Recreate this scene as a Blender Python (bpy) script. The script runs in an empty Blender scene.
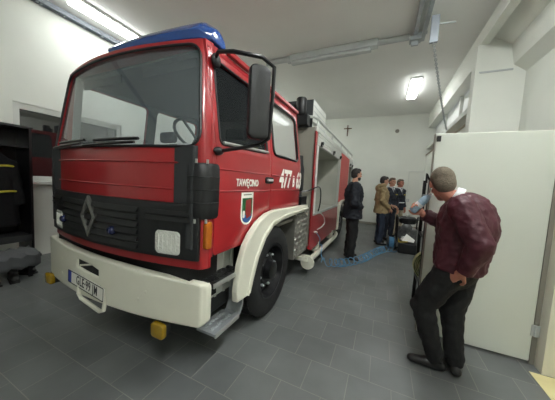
import bpy, bmesh, math, random
from mathutils import Vector, Matrix, Euler, Quaternion
random.seed(7)
SC = bpy.context.scene
COL = SC.collection
PI = math.pi
V = Vector

# ------------------------------------------------------------------ materials
def lin(c):
    c = c / 255.0
    return c / 12.92 if c <= 0.04045 else ((c + 0.055) / 1.055) ** 2.4

def rgb(r, g, b):
    return (lin(r), lin(g), lin(b), 1.0)

def mat(name, col, rough=0.5, metal=0.0, var=0.0, vscale=8.0, bump=0.0, bscale=60.0, coat=0.0, spec=0.5):
    m = bpy.data.materials.new(name)
    m.use_nodes = True
    nt = m.node_tree
    b = nt.nodes['Principled BSDF']
    b.inputs['Base Color'].default_value = col
    b.inputs['Roughness'].default_value = rough
    b.inputs['Metallic'].default_value = metal
    b.inputs['Coat Weight'].default_value = coat
    b.inputs['Coat Roughness'].default_value = 0.08
    b.inputs['Specular IOR Level'].default_value = spec
    if var > 0 or bump > 0:
        tc = nt.nodes.new('ShaderNodeTexCoord')
    if var > 0:
        nz = nt.nodes.new('ShaderNodeTexNoise')
        nz.inputs['Scale'].default_value = vscale
        nz.inputs['Detail'].default_value = 6
        nt.links.new(tc.outputs['Object'], nz.inputs['Vector'])
        rp = nt.nodes.new('ShaderNodeValToRGB')
        rp.color_ramp.elements[0].position = 0.3
        rp.color_ramp.elements[1].position = 0.7
        rp.color_ramp.elements[0].color = tuple(c * (1 - var) for c in col[:3]) + (1,)
        rp.color_ramp.elements[1].color = tuple(min(1, c * (1 + var)) for c in col[:3]) + (1,)
        nt.links.new(nz.outputs['Fac'], rp.inputs['Fac'])
        nt.links.new(rp.outputs['Color'], b.inputs['Base Color'])
    if bump > 0:
        n2 = nt.nodes.new('ShaderNodeTexNoise')
        n2.inputs['Scale'].default_value = bscale
        n2.inputs['Detail'].default_value = 4
        nt.links.new(tc.outputs['Object'], n2.inputs['Vector'])
        bp = nt.nodes.new('ShaderNodeBump')
        bp.inputs['Strength'].default_value = bump
        bp.inputs['Distance'].default_value = 0.02
        nt.links.new(n2.outputs['Fac'], bp.inputs['Height'])
        nt.links.new(bp.outputs['Normal'], b.inputs['Normal'])
    return m

def glass_mat(name, tint, gloss=0.12, film=0.05, filmcol=(0.6, 0.65, 0.7, 1)):
    m = bpy.data.materials.new(name)
    m.use_nodes = True
    nt = m.node_tree
    nt.nodes.clear()
    out = nt.nodes.new('ShaderNodeOutputMaterial')
    tr = nt.nodes.new('ShaderNodeBsdfTransparent')
    tr.inputs['Color'].default_value = tint
    gl = nt.nodes.new('ShaderNodeBsdfGlossy')
    gl.inputs['Roughness'].default_value = 0.03
    df = nt.nodes.new('ShaderNodeBsdfDiffuse')
    df.inputs['Color'].default_value = filmcol
    fr = nt.nodes.new('ShaderNodeFresnel')
    fr.inputs['IOR'].default_value = 1.45
    ad = nt.nodes.new('ShaderNodeMath')
    ad.operation = 'ADD'
    ad.inputs[1].default_value = gloss
    nt.links.new(fr.outputs['Fac'], ad.inputs[0])
    m1 = nt.nodes.new('ShaderNodeMixShader')
    m1.inputs['Fac'].default_value = film
    nt.links.new(tr.outputs[0], m1.inputs[1])
    nt.links.new(df.outputs[0], m1.inputs[2])
    m2 = nt.nodes.new('ShaderNodeMixShader')
    ge = nt.nodes.new('ShaderNodeNewGeometry')
    sb = nt.nodes.new('ShaderNodeMath')
    sb.operation = 'SUBTRACT'
    sb.inputs[0].default_value = 1.0
    nt.links.new(ge.outputs['Backfacing'], sb.inputs[1])
    mu = nt.nodes.new('ShaderNodeMath')
    mu.operation = 'MULTIPLY'
    nt.links.new(ad.outputs[0], mu.inputs[0])
    nt.links.new(sb.outputs[0], mu.inputs[1])
    nt.links.new(mu.outputs[0], m2.inputs['Fac'])
    nt.links.new(m1.outputs[0], m2.inputs[1])
    nt.links.new(gl.outputs[0], m2.inputs[2])
    nt.links.new(m2.outputs[0], out.inputs['Surface'])
    return m

def emit_mat(name, col, strength):
    m = bpy.data.materials.new(name)
    m.use_nodes = True
    nt = m.node_tree
    nt.nodes.clear()
    out = nt.nodes.new('ShaderNodeOutputMaterial')
    e = nt.nodes.new('ShaderNodeEmission')
    e.inputs['Color'].default_value = col
    e.inputs['Strength'].default_value = strength
    nt.links.new(e.outputs[0], out.inputs['Surface'])
    return m

def tile_mat():
    m = mat('floor_tiles', rgb(92, 95, 95), 0.36)
    nt = m.node_tree
    b = nt.nodes['Principled BSDF']
    tc = nt.nodes.new('ShaderNodeTexCoord')
    mp = nt.nodes.new('ShaderNodeMapping')
    mp.inputs['Location'].default_value = (0.13, -0.015, 0)
    br = nt.nodes.new('ShaderNodeTexBrick')
    br.offset = 0.5
    br.inputs['Scale'].default_value = 1.0
    br.inputs['Brick Width'].default_value = 0.305
    br.inputs['Row Height'].default_value = 0.305
    br.inputs['Mortar Size'].default_value = 0.0026
    br.inputs['Mortar Smooth'].default_value = 0.1
    br.inputs['Bias'].default_value = 0.0
    br.inputs['Color1'].default_value = rgb(100, 103, 103)
    br.inputs['Color2'].default_value = rgb(110, 113, 112)
    br.inputs['Mortar'].default_value = rgb(134, 134, 126)
    nt.links.new(tc.outputs['Object'], mp.inputs['Vector'])
    nt.links.new(mp.outputs['Vector'], br.inputs['Vector'])
    nz = nt.nodes.new('ShaderNodeTexNoise')
    nz.inputs['Scale'].default_value = 2.2
    nz.inputs['Detail'].default_value = 8
    nt.links.new(tc.outputs['Object'], nz.inputs['Vector'])
    mx = nt.nodes.new('ShaderNodeMix')
    mx.data_type = 'RGBA'
    mx.blend_type = 'MULTIPLY'
    rp = nt.nodes.new('ShaderNodeValToRGB')
    rp.color_ramp.elements[0].position = 0.3
    rp.color_ramp.elements[1].position = 0.72
    rp.color_ramp.elements[0].color = (0.75, 0.75, 0.75, 1)
    rp.color_ramp.elements[1].color = (1.12, 1.12, 1.12, 1)
    nt.links.new(nz.outputs['Fac'], rp.inputs['Fac'])
    mx.inputs['Factor'].default_value = 1.0
    nt.links.new(br.outputs['Color'], mx.inputs['A'])
    nt.links.new(rp.outputs['Color'], mx.inputs['B'])
    nt.links.new(mx.outputs['Result'], b.inputs['Base Color'])
    bp = nt.nodes.new('ShaderNodeBump')
    bp.inputs['Strength'].default_value = 0.35
    bp.inputs['Distance'].default_value = 0.004
    bp.invert = True
    nt.links.new(br.outputs['Fac'], bp.inputs['Height'])
    nt.links.new(bp.outputs['Normal'], b.inputs['Normal'])
    return m

M = {}
M['wall'] = mat('white_plaster', rgb(226, 228, 220), 0.85, var=0.035, vscale=1.3, bump=0.08, bscale=35)
M['ceil'] = mat('ceiling_paint', rgb(234, 234, 230), 0.9, var=0.03, vscale=1.0)
M['floor'] = tile_mat()
M['beigesill'] = mat('sill_wood', rgb(168, 158, 136), 0.6)
M['beige'] = mat('beige_floor', rgb(212, 200, 150), 0.5, var=0.08, vscale=4)
M['cream'] = mat('cream_plaster', rgb(226, 222, 205), 0.8, var=0.03, vscale=2)
M['red'] = mat('red_paint', rgb(160, 30, 36), 0.30, var=0.06, vscale=3, coat=0.5)
M['redroll'] = mat('red_shutter', rgb(205, 78, 76), 0.45, var=0.05, vscale=3)
M['white'] = mat('white_paint', rgb(226, 224, 208), 0.38, var=0.03, vscale=4, coat=0.2)
M['whitem'] = mat('white_metal', rgb(214, 216, 210), 0.4, var=0.03)
M['black'] = mat('black_plastic', rgb(27, 28, 30), 0.42, bump=0.04, bscale=90)
M['blackm'] = mat('black_metal', rgb(22, 22, 24), 0.28)
M['rubber'] = mat('tyre_rubber', rgb(24, 24, 25), 0.7, bump=0.1, bscale=40)
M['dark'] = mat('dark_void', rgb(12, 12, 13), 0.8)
M['grey'] = mat('grey_panel', rgb(140, 136, 126), 0.55, var=0.06, vscale=3)
M['lgrey'] = mat('light_grey_metal', rgb(186, 190, 190), 0.45, metal=0.1, var=0.05)
M['alu'] = mat('aluminium', rgb(196, 198, 194), 0.35, metal=0.6, var=0.05, vscale=12)
M['steel'] = mat('galvanised_steel', rgb(172, 177, 180), 0.4, metal=0.45, var=0.1, vscale=10)
M['chrome'] = mat('chrome', rgb(215, 215, 215), 0.12, metal=1.0)
M['emblem'] = mat('emblem_metal', rgb(120, 120, 116), 0.35, metal=0.5)
M['interior'] = mat('cab_interior', rgb(52, 54, 56), 0.8)
M['trimw'] = mat('pillar_lining', rgb(176, 180, 178), 0.6)
M['ws'] = glass_mat('windscreen_glass', (0.94, 0.96, 0.97, 1), 0.05, 0.085, (0.66, 0.76, 0.82, 1))  # pale blue film paints lens haze onto the pane
M['sideglass'] = glass_mat('side_glass', (0.45, 0.48, 0.48, 1), 0.02, 0.02)
M['rearglass'] = glass_mat('rear_glass', (0.97, 0.98, 0.98, 1), 0.02, 0.02)
M['crewglass'] = glass_mat('crew_glass', (0.8, 0.82, 0.82, 1), 0.06, 0.45, (0.62, 0.62, 0.58, 1))  # dense pale film paints in the whitish reflection on the pane
M['roomglass'] = glass_mat('room_glass', (0.12, 0.13, 0.14, 1), 0.12, 0.02)
M['lens'] = mat('lamp_lens', rgb(232, 233, 226), 0.10, metal=0.2, bump=0.5, bscale=70)
M['amber'] = mat('amber_lens', rgb(176, 96, 22), 0.2, coat=0.5)
M['yellow'] = mat('yellow_lens', rgb(158, 126, 24), 0.25, coat=0.5)
M['blue'] = mat('blue_lens', rgb(44, 84, 160), 0.12, coat=0.8)
M['blue'].node_tree.nodes['Principled BSDF'].inputs['Transmission Weight'].default_value = 0.25
M['dblue'] = mat('dark_blue_lens', rgb(26, 34, 78), 0.2, coat=0.5)
M['text'] = mat('white_lettering', rgb(238, 236, 228), 0.5)
M['ptext'] = mat('black_lettering', rgb(20, 20, 22), 0.5)
M['pblue'] = mat('plate_blue', rgb(24, 52, 150), 0.4)
M['green'] = mat('shield_green', rgb(30, 90, 50), 0.5)
M['sred'] = mat('shield_red', rgb(140, 40, 40), 0.5)
M['sblue'] = mat('shield_blue', rgb(40, 90, 150), 0.5)
M['tube'] = emit_mat('fill_lamp_glow', (0.965, 1.0, 0.985, 1), 25)
M['tube_soft'] = emit_mat('lamp_glow_soft', (0.965, 1.0, 0.985, 1), 8.5)
M['lampm'] = mat('lamp_housing', rgb(220, 222, 218), 0.5)
M['tray'] = mat('tray_metal', rgb(150, 157, 166), 0.45, metal=0.25)
M['skin'] = mat('skin', rgb(196, 146, 122), 0.55, var=0.06, vscale=25)
M['skin2'] = mat('skin_ruddy', rgb(190, 128, 108), 0.55, var=0.08, vscale=25)
M['eye'] = mat('eye_dark', rgb(30, 24, 22), 0.2)
M['hairb'] = mat('brown_hair', rgb(62, 50, 42), 0.8, var=0.25, vscale=60, bump=0.5, bscale=150)
M['hairg'] = mat('greying_hair', rgb(104, 94, 80), 0.85, var=0.2, vscale=60, bump=0.5, bscale=150)
M['haird'] = mat('dark_hair', rgb(46, 42, 40), 0.8, var=0.25, vscale=60, bump=0.5, bscale=150)
M['maroon'] = mat('maroon_cloth', rgb(70, 20, 34), 0.58, var=0.12, vscale=9, bump=0.55, bscale=13)
M['blackcloth'] = mat('black_cloth', rgb(15, 15, 17), 0.85, var=0.15, vscale=9, bump=0.5, bscale=14)
M['navy'] = mat('navy_cloth', rgb(26, 29, 38), 0.8, var=0.12, vscale=9, bump=0.5, bscale=14)
M['uniform'] = mat('uniform_cloth', rgb(34, 40, 52), 0.75, var=0.1, vscale=9, bump=0.3, bscale=14)
M['khaki'] = mat('khaki_cloth', rgb(158, 138, 102), 0.8, var=0.12, vscale=9, bump=0.55, bscale=13)
M['jeans'] = mat('dark_jeans', rgb(46, 56, 74), 0.85, var=0.15, vscale=9, bump=0.4, bscale=16)
M['beigecloth'] = mat('beige_cloth', rgb(172, 162, 140), 0.85, var=0.08, vscale=9, bump=0.4, bscale=16)
M['shirt'] = mat('white_shirt', rgb(228, 230, 232), 0.7)
M['leather'] = mat('black_leather', rgb(22, 21, 21), 0.4, bump=0.2, bscale=30)
M['hoseblue'] = mat('blue_hose', rgb(96, 146, 182), 0.35, coat=0.3)
M['hosegrey'] = mat('grey_hose', rgb(190, 196, 196), 0.4)
M['hoseroll'] = mat('canvas_hose', rgb(196, 196, 150), 0.8, var=0.1, vscale=20)
M['hosestripe'] = mat('hose_stripe', rgb(70, 84, 40), 0.8)
M['paper'] = mat('white_paper', rgb(226, 226, 222), 0.8)
M['yellowcase'] = mat('yellow_plastic', rgb(196, 176, 70), 0.5)
M['engine'] = mat('engine_metal', rgb(110, 112, 112), 0.4, metal=0.5, var=0.3, vscale=20)
M['bottle'] = mat('pale_blue_plastic', rgb(168, 196, 216), 0.2, var=0.2, vscale=40, coat=0.5)
M['wood'] = mat('brown_wood', rgb(104, 82, 62), 0.6, var=0.2, vscale=12)
M['reflect'] = mat('yellow_tape', rgb(206, 196, 70), 0.5)
M['coat'] = mat('black_turnout', rgb(17, 18, 22), 0.85, var=0.15, vscale=8, bump=0.5, bscale=12)
M['cloth'] = mat('grey_cloth', rgb(92, 94, 96), 0.9, bump=0.6, bscale=10)
M['panelw'] = mat('white_door_paint', rgb(208, 212, 203), 0.55, var=0.025, vscale=1.2)
M['frost'] = mat('frosted_pane', rgb(240, 242, 240), 0.5)
M['winred'] = mat('red_reflection_tone', rgb(52, 38, 38), 0.8, var=0.5, vscale=2)  # dark red tone paints in the truck's reflection in the window
M['diamond'] = mat('tread_plate', rgb(150, 148, 140), 0.38, metal=0.6, var=0.15, vscale=10)
M['compart'] = mat('compartment_lining', rgb(178, 178, 168), 0.6, var=0.08, vscale=3)

# ------------------------------------------------------------------ mesh helpers
def new_bm():
    return bmesh.new()

def obj(name, bm, m, parent=None, smooth=False, bevel=0.0, angle=35, local=None):
    """link a bmesh (world coordinates unless local) as ONE mesh object"""
    bmesh.ops.recalc_face_normals(bm, faces=bm.faces[:])
    me = bpy.data.meshes.new(name)
    bm.to_mesh(me)
    bm.free()
    return objm(name, me, m, parent, smooth, bevel, angle)

def objm(name, me, m, parent=None, smooth=False, bevel=0.0, angle=35):
    o = bpy.data.objects.new(name, me)
    COL.objects.link(o)
    me.materials.clear()
    for mm in (m if isinstance(m, (list, tuple)) else [m]):
        me.materials.append(mm)
    if bevel > 0:
        b = o.modifiers.new('bevel', 'BEVEL')
        b.width = bevel
        b.segments = 2
        b.limit_method = 'ANGLE'
        b.angle_limit = math.radians(40)
    if smooth:
        me.shade_smooth()
        if angle < 180:
            me.set_sharp_from_angle(angle=math.radians(angle))
    if parent is not None:
        o.parent = parent
        o.matrix_parent_inverse = parent.matrix_world.inverted()
    return o

def thing(name, label, cat, loc=(0, 0, 0), group=None, rotz=0.0):
    o = bpy.data.objects.new(name, None)
    COL.objects.link(o)
    o.empty_display_size = 0.1
    o.location = loc
    o.rotation_euler = (0, 0, rotz)
    o.matrix_world = Matrix.LocRotScale(V(loc), Euler((0, 0, rotz)), None)
    o['label'] = label
    o['category'] = cat
    if group:
        o['group'] = group
    return o

def tag(o, label, cat, group=None, kind=None):
    o['label'] = label
    o['category'] = cat
    if group:
        o['group'] = group
    if kind:
        o['kind'] = kind
    return o

def struct(o, label=None):
    o['kind'] = 'structure'
    if label:
        o['label'] = label
    return o

def box(bm, lo, hi, rot=None, ctr=None):
    lo = V(lo)
    hi = V(hi)
    c = (lo + hi) / 2
    s = hi - lo
    mtx = Matrix.Translation(c) @ (rot.to_4x4() if rot is not None else Matrix.Identity(4)) @ Matrix.Diagonal((s.x, s.y, s.z, 1))
    return bmesh.ops.create_cube(bm, size=1.0, matrix=mtx)['verts']

def tube(bm, pts, r, seg=8, closed=False, rs=None, cap=True):
    pts = [V(p) for p in pts]
    n = len(pts)
    rings = []
    prev = None
    for i, p in enumerate(pts):
        if closed:
            t = pts[(i + 1) % n] - pts[i - 1]
        else:
            t = pts[min(i + 1, n - 1)] - pts[max(i - 1, 0)]
        if t.length < 1e-9:
            t = V((0, 0, 1))
        t.normalize()
        if prev is None:
            a = V((0, 0, 1)) if abs(t.z) < 0.9 else V((1, 0, 0))
            u = t.cross(a).normalized()
        else:
            u = (prev - t * prev.dot(t)).normalized()
        prev = u
        w = t.cross(u)
        rr = rs[i] if rs else r
        rings.append([bm.verts.new(p + (u * math.cos(2 * PI * k / seg) + w * math.sin(2 * PI * k / seg)) * rr) for k in range(seg)])
    m = n if closed else n - 1
    for i in range(m):
        a, b = rings[i], rings[(i + 1) % n]
        for k in range(seg):
            bm.faces.new((a[k], a[(k + 1) % seg], b[(k + 1) % seg], b[k]))
    if cap and not closed:
        bm.faces.new(rings[0][::-1])
        bm.faces.new(rings[-1])

def lathe(bm, prof, origin, axis, seg=32, caps=True):
    """prof: list of (along, radius) about axis through origin"""
    ax = V(axis).normalized()
    a = V((0, 0, 1)) if abs(ax.z) < 0.9 else V((1, 0, 0))
    u = ax.cross(a).normalized()
    w = ax.cross(u)
    o = V(origin)
    rings = []
    for (d, r) in prof:
        rings.append([bm.verts.new(o + ax * d + (u * math.cos(2 * PI * k / seg) + w * math.sin(2 * PI * k / seg)) * r) for k in range(seg)])
    for i in range(len(rings) - 1):
        for k in range(seg):
            bm.faces.new((rings[i][k], rings[i][(k + 1) % seg], rings[i + 1][(k + 1) % seg], rings[i + 1][k]))
    if caps:
        bm.faces.new(rings[0][::-1])
        bm.faces.new(rings[-1])

def prism(bm, poly, fn0, fn1):
    """side loop pairs: poly of 2D points mapped by two functions"""
    a = [bm.verts.new(V(fn0(p))) for p in poly]
    b = [bm.verts.new(V(fn1(p))) for p in poly]
    n = len(poly)
    bm.faces.new(a[::-1])
    bm.faces.new(b)
    for i in range(n):
        bm.faces.new((a[i], a[(i + 1) % n], b[(i + 1) % n], b[i]))

def rrect(x0, y0, x1, y1, r, n=5):
    out = []
    for cx, cy, a0 in ((x1 - r, y0 + r, -90), (x1 - r, y1 - r, 0), (x0 + r, y1 - r, 90), (x0 + r, y0 + r, 180)):
        for i in range(n + 1):
            a = math.radians(a0 + 90 * i / n)
            out.append((cx + r * math.cos(a), cy + r * math.sin(a)))
    return out

def rpoly(pts, r, n=4):
    """round the corners of a polygon"""
    out = []
    m = len(pts)
    for i in range(m):
        p = V(pts[i]).to_2d()
        a = V(pts[i - 1]).to_2d()
        b = V(pts[(i + 1) % m]).to_2d()
        da, db = (a - p), (b - p)
        rr = min(r, da.length * 0.45, db.length * 0.45)
        s, e = p + da.normalized() * rr, p + db.normalized() * rr
        for k in range(n + 1):
            t = k / n
            q = s * (1 - t) ** 2 + p * 2 * t * (1 - t) + e * t * t
            out.append((q.x, q.y))
    return out

def plate(outline, holes=(), th=0.02, bevel=0.004, cuts=None, fn=None):
    """flat plate with holes as a bmesh: in local x,y with thickness along z; cuts=(axis,[positions]) subdivides it; fn maps each vertex"""
    cu = bpy.data.curves.new('plate', 'CURVE')
    cu.dimensions = '2D'
    cu.fill_mode = 'BOTH'
    cu.extrude = max(th / 2 - bevel, 0.0005)
    cu.bevel_depth = bevel
    cu.bevel_resolution = 1
    for loop in [outline] + list(holes):
        sp = cu.splines.new('POLY')
        sp.points.add(len(loop) - 1)
        for i, p in enumerate(loop):
            sp.points[i].co = (p[0], p[1], 0, 1)
        sp.use_cyclic_u = True
    o = bpy.data.objects.new('plate', cu)
    COL.objects.link(o)
    dg = bpy.context.evaluated_depsgraph_get()
    me = bpy.data.meshes.new_from_object(o.evaluated_get(dg))
    bpy.data.objects.remove(o)
    bpy.data.curves.remove(cu)
    bm = bmesh.new()
    bm.from_mesh(me)
    bpy.data.meshes.remove(me)
    bmesh.ops.remove_doubles(bm, verts=bm.verts[:], dist=1e-5)
    if cuts:
        for axis, pos in cuts:
            no = V((1, 0, 0)) if axis == 0 else V((0, 1, 0))
            for p in pos:
                bmesh.ops.bisect_plane(bm, geom=bm.verts[:] + bm.edges[:] + bm.faces[:], dist=1e-6, plane_co=no * p, plane_no=no)
    if fn:
        for v in bm.verts:
            v.co = V(fn(v.co.x, v.co.y, v.co.z))
    return bm

def text_bm(body, size, m44, ext=0.002, sx=1.0, shear=0.0, bold=0.0, space=1.0):
    cu = bpy.data.curves.new('lettering', 'FONT')
    cu.body = body
    cu.size = size
    cu.extrude = ext
    cu.offset = bold
    cu.shear = shear
    cu.align_x = 'CENTER'
    cu.align_y = 'CENTER'
    cu.resolution_u = 3
    cu.space_character = space
    o = bpy.data.objects.new('lettering', cu)
    COL.objects.link(o)
    dg = bpy.context.evaluated_depsgraph_get()
    me = bpy.data.meshes.new_from_object(o.evaluated_get(dg))
    bpy.data.objects.remove(o)
    bm = bmesh.new()
    bm.from_mesh(me)
    bpy.data.meshes.remove(me)
    for v in bm.verts:
        v.co = m44 @ V((v.co.x * sx, v.co.y, v.co.z))
    return bm

def frame44(origin, xdir, ydir):
    x = V(xdir).normalized()
    y = V(ydir).normalized()
    z = x.cross(y)
    m = Matrix((x, y, z)).transposed().to_4x4()
    m.translation = V(origin)
    return m

def dup(root, loc, rotz=0.0, label=None):
    r = root.copy()
    COL.objects.link(r)
    r.location = loc
    r.rotation_euler = (0, 0, rotz)
    if label:
        r['label'] = label
    for ch in list(root.children):
        c = ch.copy()
        COL.objects.link(c)
        c.parent = r
        for g in ch.children:
            d = g.copy()
            COL.objects.link(d)
            d.parent = c
    return r

def split(o, name=None):
    """one object per loose piece"""
    bm = bmesh.new()
    bm.from_mesh(o.data)
    bm.verts.ensure_lookup_table()
    seen = set()
    groups = []
    for v in bm.verts:
        if v.index in seen:
            continue
        st_, g = [v], []
        seen.add(v.index)
        while st_:
            a = st_.pop()
            g.append(a.index)
            for e in a.link_edges:
                b = e.other_vert(a)
                if b.index not in seen:
                    seen.add(b.index)
                    st_.append(b)
        groups.append(set(g))
    out = []
    for g in groups[1:]:
        c = bm.copy()
        bmesh.ops.delete(c, geom=[v for v in c.verts if v.index not in g], context='VERTS')
        me = o.data.copy()
        c.to_mesh(me)
        c.free()
        n = o.copy()
        n.data = me
        COL.objects.link(n)
        out.append(n)
    if len(groups) > 1:
        bmesh.ops.delete(bm, geom=[v for v in bm.verts if v.index not in groups[0]], context='VERTS')
        bm.to_mesh(o.data)
    bm.free()
    if name:
        o.name = name
        for n in out:
            n.name = name
    return [o] + out

def voxel(prims, size, smooth=4, name='blob', decimate=1.0, disp=0.0, dscale=0.1):
    """prims already in one bmesh: closed overlapping solids -> one continuous skin"""
    me = bpy.data.meshes.new(name)
    prims.to_mesh(me)
    prims.free()
    o = bpy.data.objects.new(name, me)
    COL.objects.link(o)
    r = o.modifiers.new('r', 'REMESH')
    r.mode = 'VOXEL'
    r.voxel_size = size
    r.adaptivity = 0
    if smooth:
        s = o.modifiers.new('s', 'SMOOTH')
        s.factor = 0.5
        s.iterations = smooth
    if disp:
        tx = bpy.data.textures.new('folds', 'CLOUDS')
        tx.noise_scale = dscale
        tx.noise_depth = 1
        dm = o.modifiers.new('f', 'DISPLACE')
        dm.texture = tx
        dm.texture_coords = 'LOCAL'
        dm.strength = disp
        dm.mid_level = 0.5
    if decimate < 1:
        d = o.modifiers.new('d', 'DECIMATE')
        d.ratio = decimate
    dg = bpy.context.evaluated_depsgraph_get()
    out = bpy.data.meshes.new_from_object(o.evaluated_get(dg))
    bpy.data.objects.remove(o)
    bpy.data.meshes.remove(me)
    return out

def cap(bm, p0, r0, p1, r1, k=1.0, lat=None, seg=14, flat0=False, flat1=False):
    """tapered capsule; k squashes it across the direction square to lat"""
    p0, p1 = V(p0), V(p1)
    a = p1 - p0
    L = a.length
    if L < 1e-6:
        a = V((0, 0, 1))
        L = 1e-6
    a = a.normalized()
    s = V(lat) if lat is not None else (V((0, 1, 0)) if abs(a.y) < 0.9 else V((1, 0, 0)))
    s = (s - a * s.dot(a)).normalized()
    d = a.cross(s)
    rings = []
    prof = []
    n = 5
    if flat0:
        prof.append((0.0, r0))
    else:
        for i in range(1, n + 1):
            t = PI / 2 * i / n
            prof.append((-r0 * math.cos(t), r0 * math.sin(t)))
    if flat1:
        prof.append((L, r1))
    else:
        for i in range(0, n):
            t = PI / 2 * i / n
            prof.append((L + r1 * math.sin(t), r1 * math.cos(t)))
    for (z, r) in prof:
        c = p0 + a * z
        rings.append([bm.verts.new(c + s * (r * math.cos(2 * PI * q / seg)) + d * (r * k * math.sin(2 * PI * q / seg))) for q in range(seg)])
    for i in range(len(rings) - 1):
        for q in range(seg):
            bm.faces.new((rings[i][q], rings[i][(q + 1) % seg], rings[i + 1][(q + 1) % seg], rings[i + 1][q]))
    if flat0:
        bm.faces.new(rings[0][::-1])
    else:
        v = bm.verts.new(p0 - a * r0)
        for q in range(seg):
            bm.faces.new((v, rings[0][(q + 1) % seg], rings[0][q]))
    if flat1:
        bm.faces.new(rings[-1])
    else:
        v = bm.verts.new(p1 + a * r1)
        for q in range(seg):
            bm.faces.new((v, rings[-1][q], rings[-1][(q + 1) % seg]))

def ell(bm, c, r, rot=None, seg=16):
    m = Matrix.Translation(V(c)) @ (rot.to_4x4() if rot is not None else Matrix.Identity(4)) @ Matrix.Diagonal((r[0], r[1], r[2], 1))
    bmesh.ops.create_uvsphere(bm, u_segments=seg, v_segments=seg // 2 + 2, radius=1.0, matrix=m)

# ------------------------------------------------------------------ camera
f = 230.0
Yc = V((105.5, 12, -f)).normalized()
Xc = V((507, -45, f)).normalized()
Xc = (Xc - Yc * Xc.dot(Yc)).normalized()
Zc = Xc.cross(Yc)
cam_d = bpy.data.cameras.new('camera')
cam_d.sensor_fit = 'HORIZONTAL'
cam_d.sensor_width = 36.0
cam_d.lens = 36.0 * f / 555.0
cam_d.clip_start = 0.02
cam = bpy.data.objects.new('camera', cam_d)
COL.objects.link(cam)
cam.matrix_world = Matrix.Translation((0, 0, 1.5)) @ Matrix((Xc, Yc, Zc)).to_4x4()
SC.camera = cam

# ------------------------------------------------------------------ the room
H = 4.30
XL, XR, YB, YF = -5.40, 1.35, 10.05, -4.5

def sbox(name, lo, hi, m, bevel=0.0, label=None):
    bm = new_bm()
    box(bm, lo, hi)
    return struct(obj(name, bm, m, bevel=bevel), label)

sbox('floor', (XL - 0.2, YF - 0.2, -0.1), (1.262, YB + 0.2, 0), M['floor'], label='dark grey tiled floor of the fire hall')
bm = new_bm()
box(bm, (1.262, 2.62, -0.1), (3.6, YB + 0.2, 0))
struct(obj('floor_side', bm, M['floor']))
sbox('floor_threshold', (1.262, YF - 0.2, -0.1), (3.6, 2.62, 0.002), M['beige'], label='beige floor beyond the white door leaf')
sbox('ceiling', (XL - 0.2, YF - 0.2, H), (3.6, YB + 0.2, H + 0.1), M['ceil'])
sbox('wall_back', (XL - 0.2, YB, 0), (3.6, YB + 0.2, H), M['wall'], label='white back wall')
sbox('wall_front', (XL - 0.2, YF - 0.2, 0), (3.6, YF, H), M['wall'])
# left wall with an opening for the window
WY0, WY1, WZ0, WZ1 = 1.62, 3.28, 1.30, 2.56
bm = plate([(YF, 0), (YB, 0), (YB, H), (YF, H)], [[(WY0, WZ0), (WY1, WZ0), (WY1, WZ1), (WY0, WZ1)]], 0.2, 0.001,
           fn=lambda x, y, z: (XL - 0.1 + z, x, y))
struct(obj('wall_left', bm, M['wall']))
sbox('baseboard_back', (XL, YB - 0.02, 0), (XR, YB, 0.09), M['grey'])
sbox('baseboard_left', (XL, 3.0, 0), (XL + 0.02, YB - 0.02, 0.09), M['grey'])

# left window
win = thing('window_1', 'dark window in the white plaster wall behind the truck', 'window', (XL, (WY0 + WY1) / 2, WZ0))
win['kind'] = 'structure'
bm = plate([(WY0, WZ0), (WY1, WZ0), (WY1, WZ1), (WY0, WZ1)], [[(WY0 + 0.08, WZ0 + 0.08), (2.42, WZ0 + 0.08), (2.42, WZ1 - 0.09), (WY0 + 0.08, WZ1 - 0.09)],
           [(2.50, WZ0 + 0.08), (WY1 - 0.08, WZ0 + 0.08), (WY1 - 0.08, WZ1 - 0.09), (2.50, WZ1 - 0.09)]], 0.07, 0.004,
           fn=lambda x, y, z: (XL - 0.06 + z, x, y))
obj('window_frame', bm, M['whitem'], win)
bm = new_bm()
box(bm, (XL - 0.075, WY0 + 0.06, WZ0 + 0.06), (XL - 0.065, 2.44, WZ1 - 0.06))
box(bm, (XL - 0.075, 2.48, WZ0 + 0.06), (XL - 0.065, WY1 - 0.06, WZ1 - 0.06))
obj('glazing', bm, M['roomglass'], win)
bm = new_bm()
box(bm, (XL - 0.03, WY0 - 0.06, WZ0 - 0.05), (XL + 0.14, WY1 + 0.06, WZ0 + 0.0))
obj('window_sill', bm, M['whitem'], win, bevel=0.008)
sbox('reflection_backing', (XL - 1.2, WY0 - 1.2, 0.6), (XL - 1.1, WY1 + 1.2, 3.2), M['winred'])  # carries the painted red reflection behind the glazing

# right side: clerestory wall far, bay near
sbox('wall_right', (XR, 5.21, 0), (XR + 0.2, YB, 2.78), M['wall'])
sbox('wall_return', (XR + 0.02, 5.2, 0), (3.6, 5.35, H), M['wall'], label='white wall end facing the bay, above the door leaf')
sbox('trim_1', (XR - 0.02, -4.5, 4.05), (XR + 0.10, YB, H), M['wall'])
sbox('trim_2', (XR - 0.05, 5.19, 2.50), (XR + 0.018, 5.42, 4.049), M['wall'])
sbox('trim_3', (XR - 0.02, 5.42, 3.78), (XR + 0.2, YB, 4.05), M['wall'])
sbox('trim_4', (XR - 0.03, 5.42, 2.775), (XR + 0.3, YB, 2.80), M['beigesill'], label='pale brown sill under the clerestory window')
w2 = thing('window_2', 'high bright window strip behind the white wall end', 'window', (XR, 7.5, 2.8))
w2['kind'] = 'structure'
bm = new_bm()
box(bm, (XR + 0.22, 5.42, 2.80), (XR + 0.24, YB, 3.78))
obj('glazing', bm, M['frost'], w2)
bm = new_bm()
box(bm, (XR + 0.0, 5.42, 3.02), (XR + 0.24, YB, 3.12))
obj('transom', bm, M['whitem'], w2)
bm = new_bm()
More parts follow.
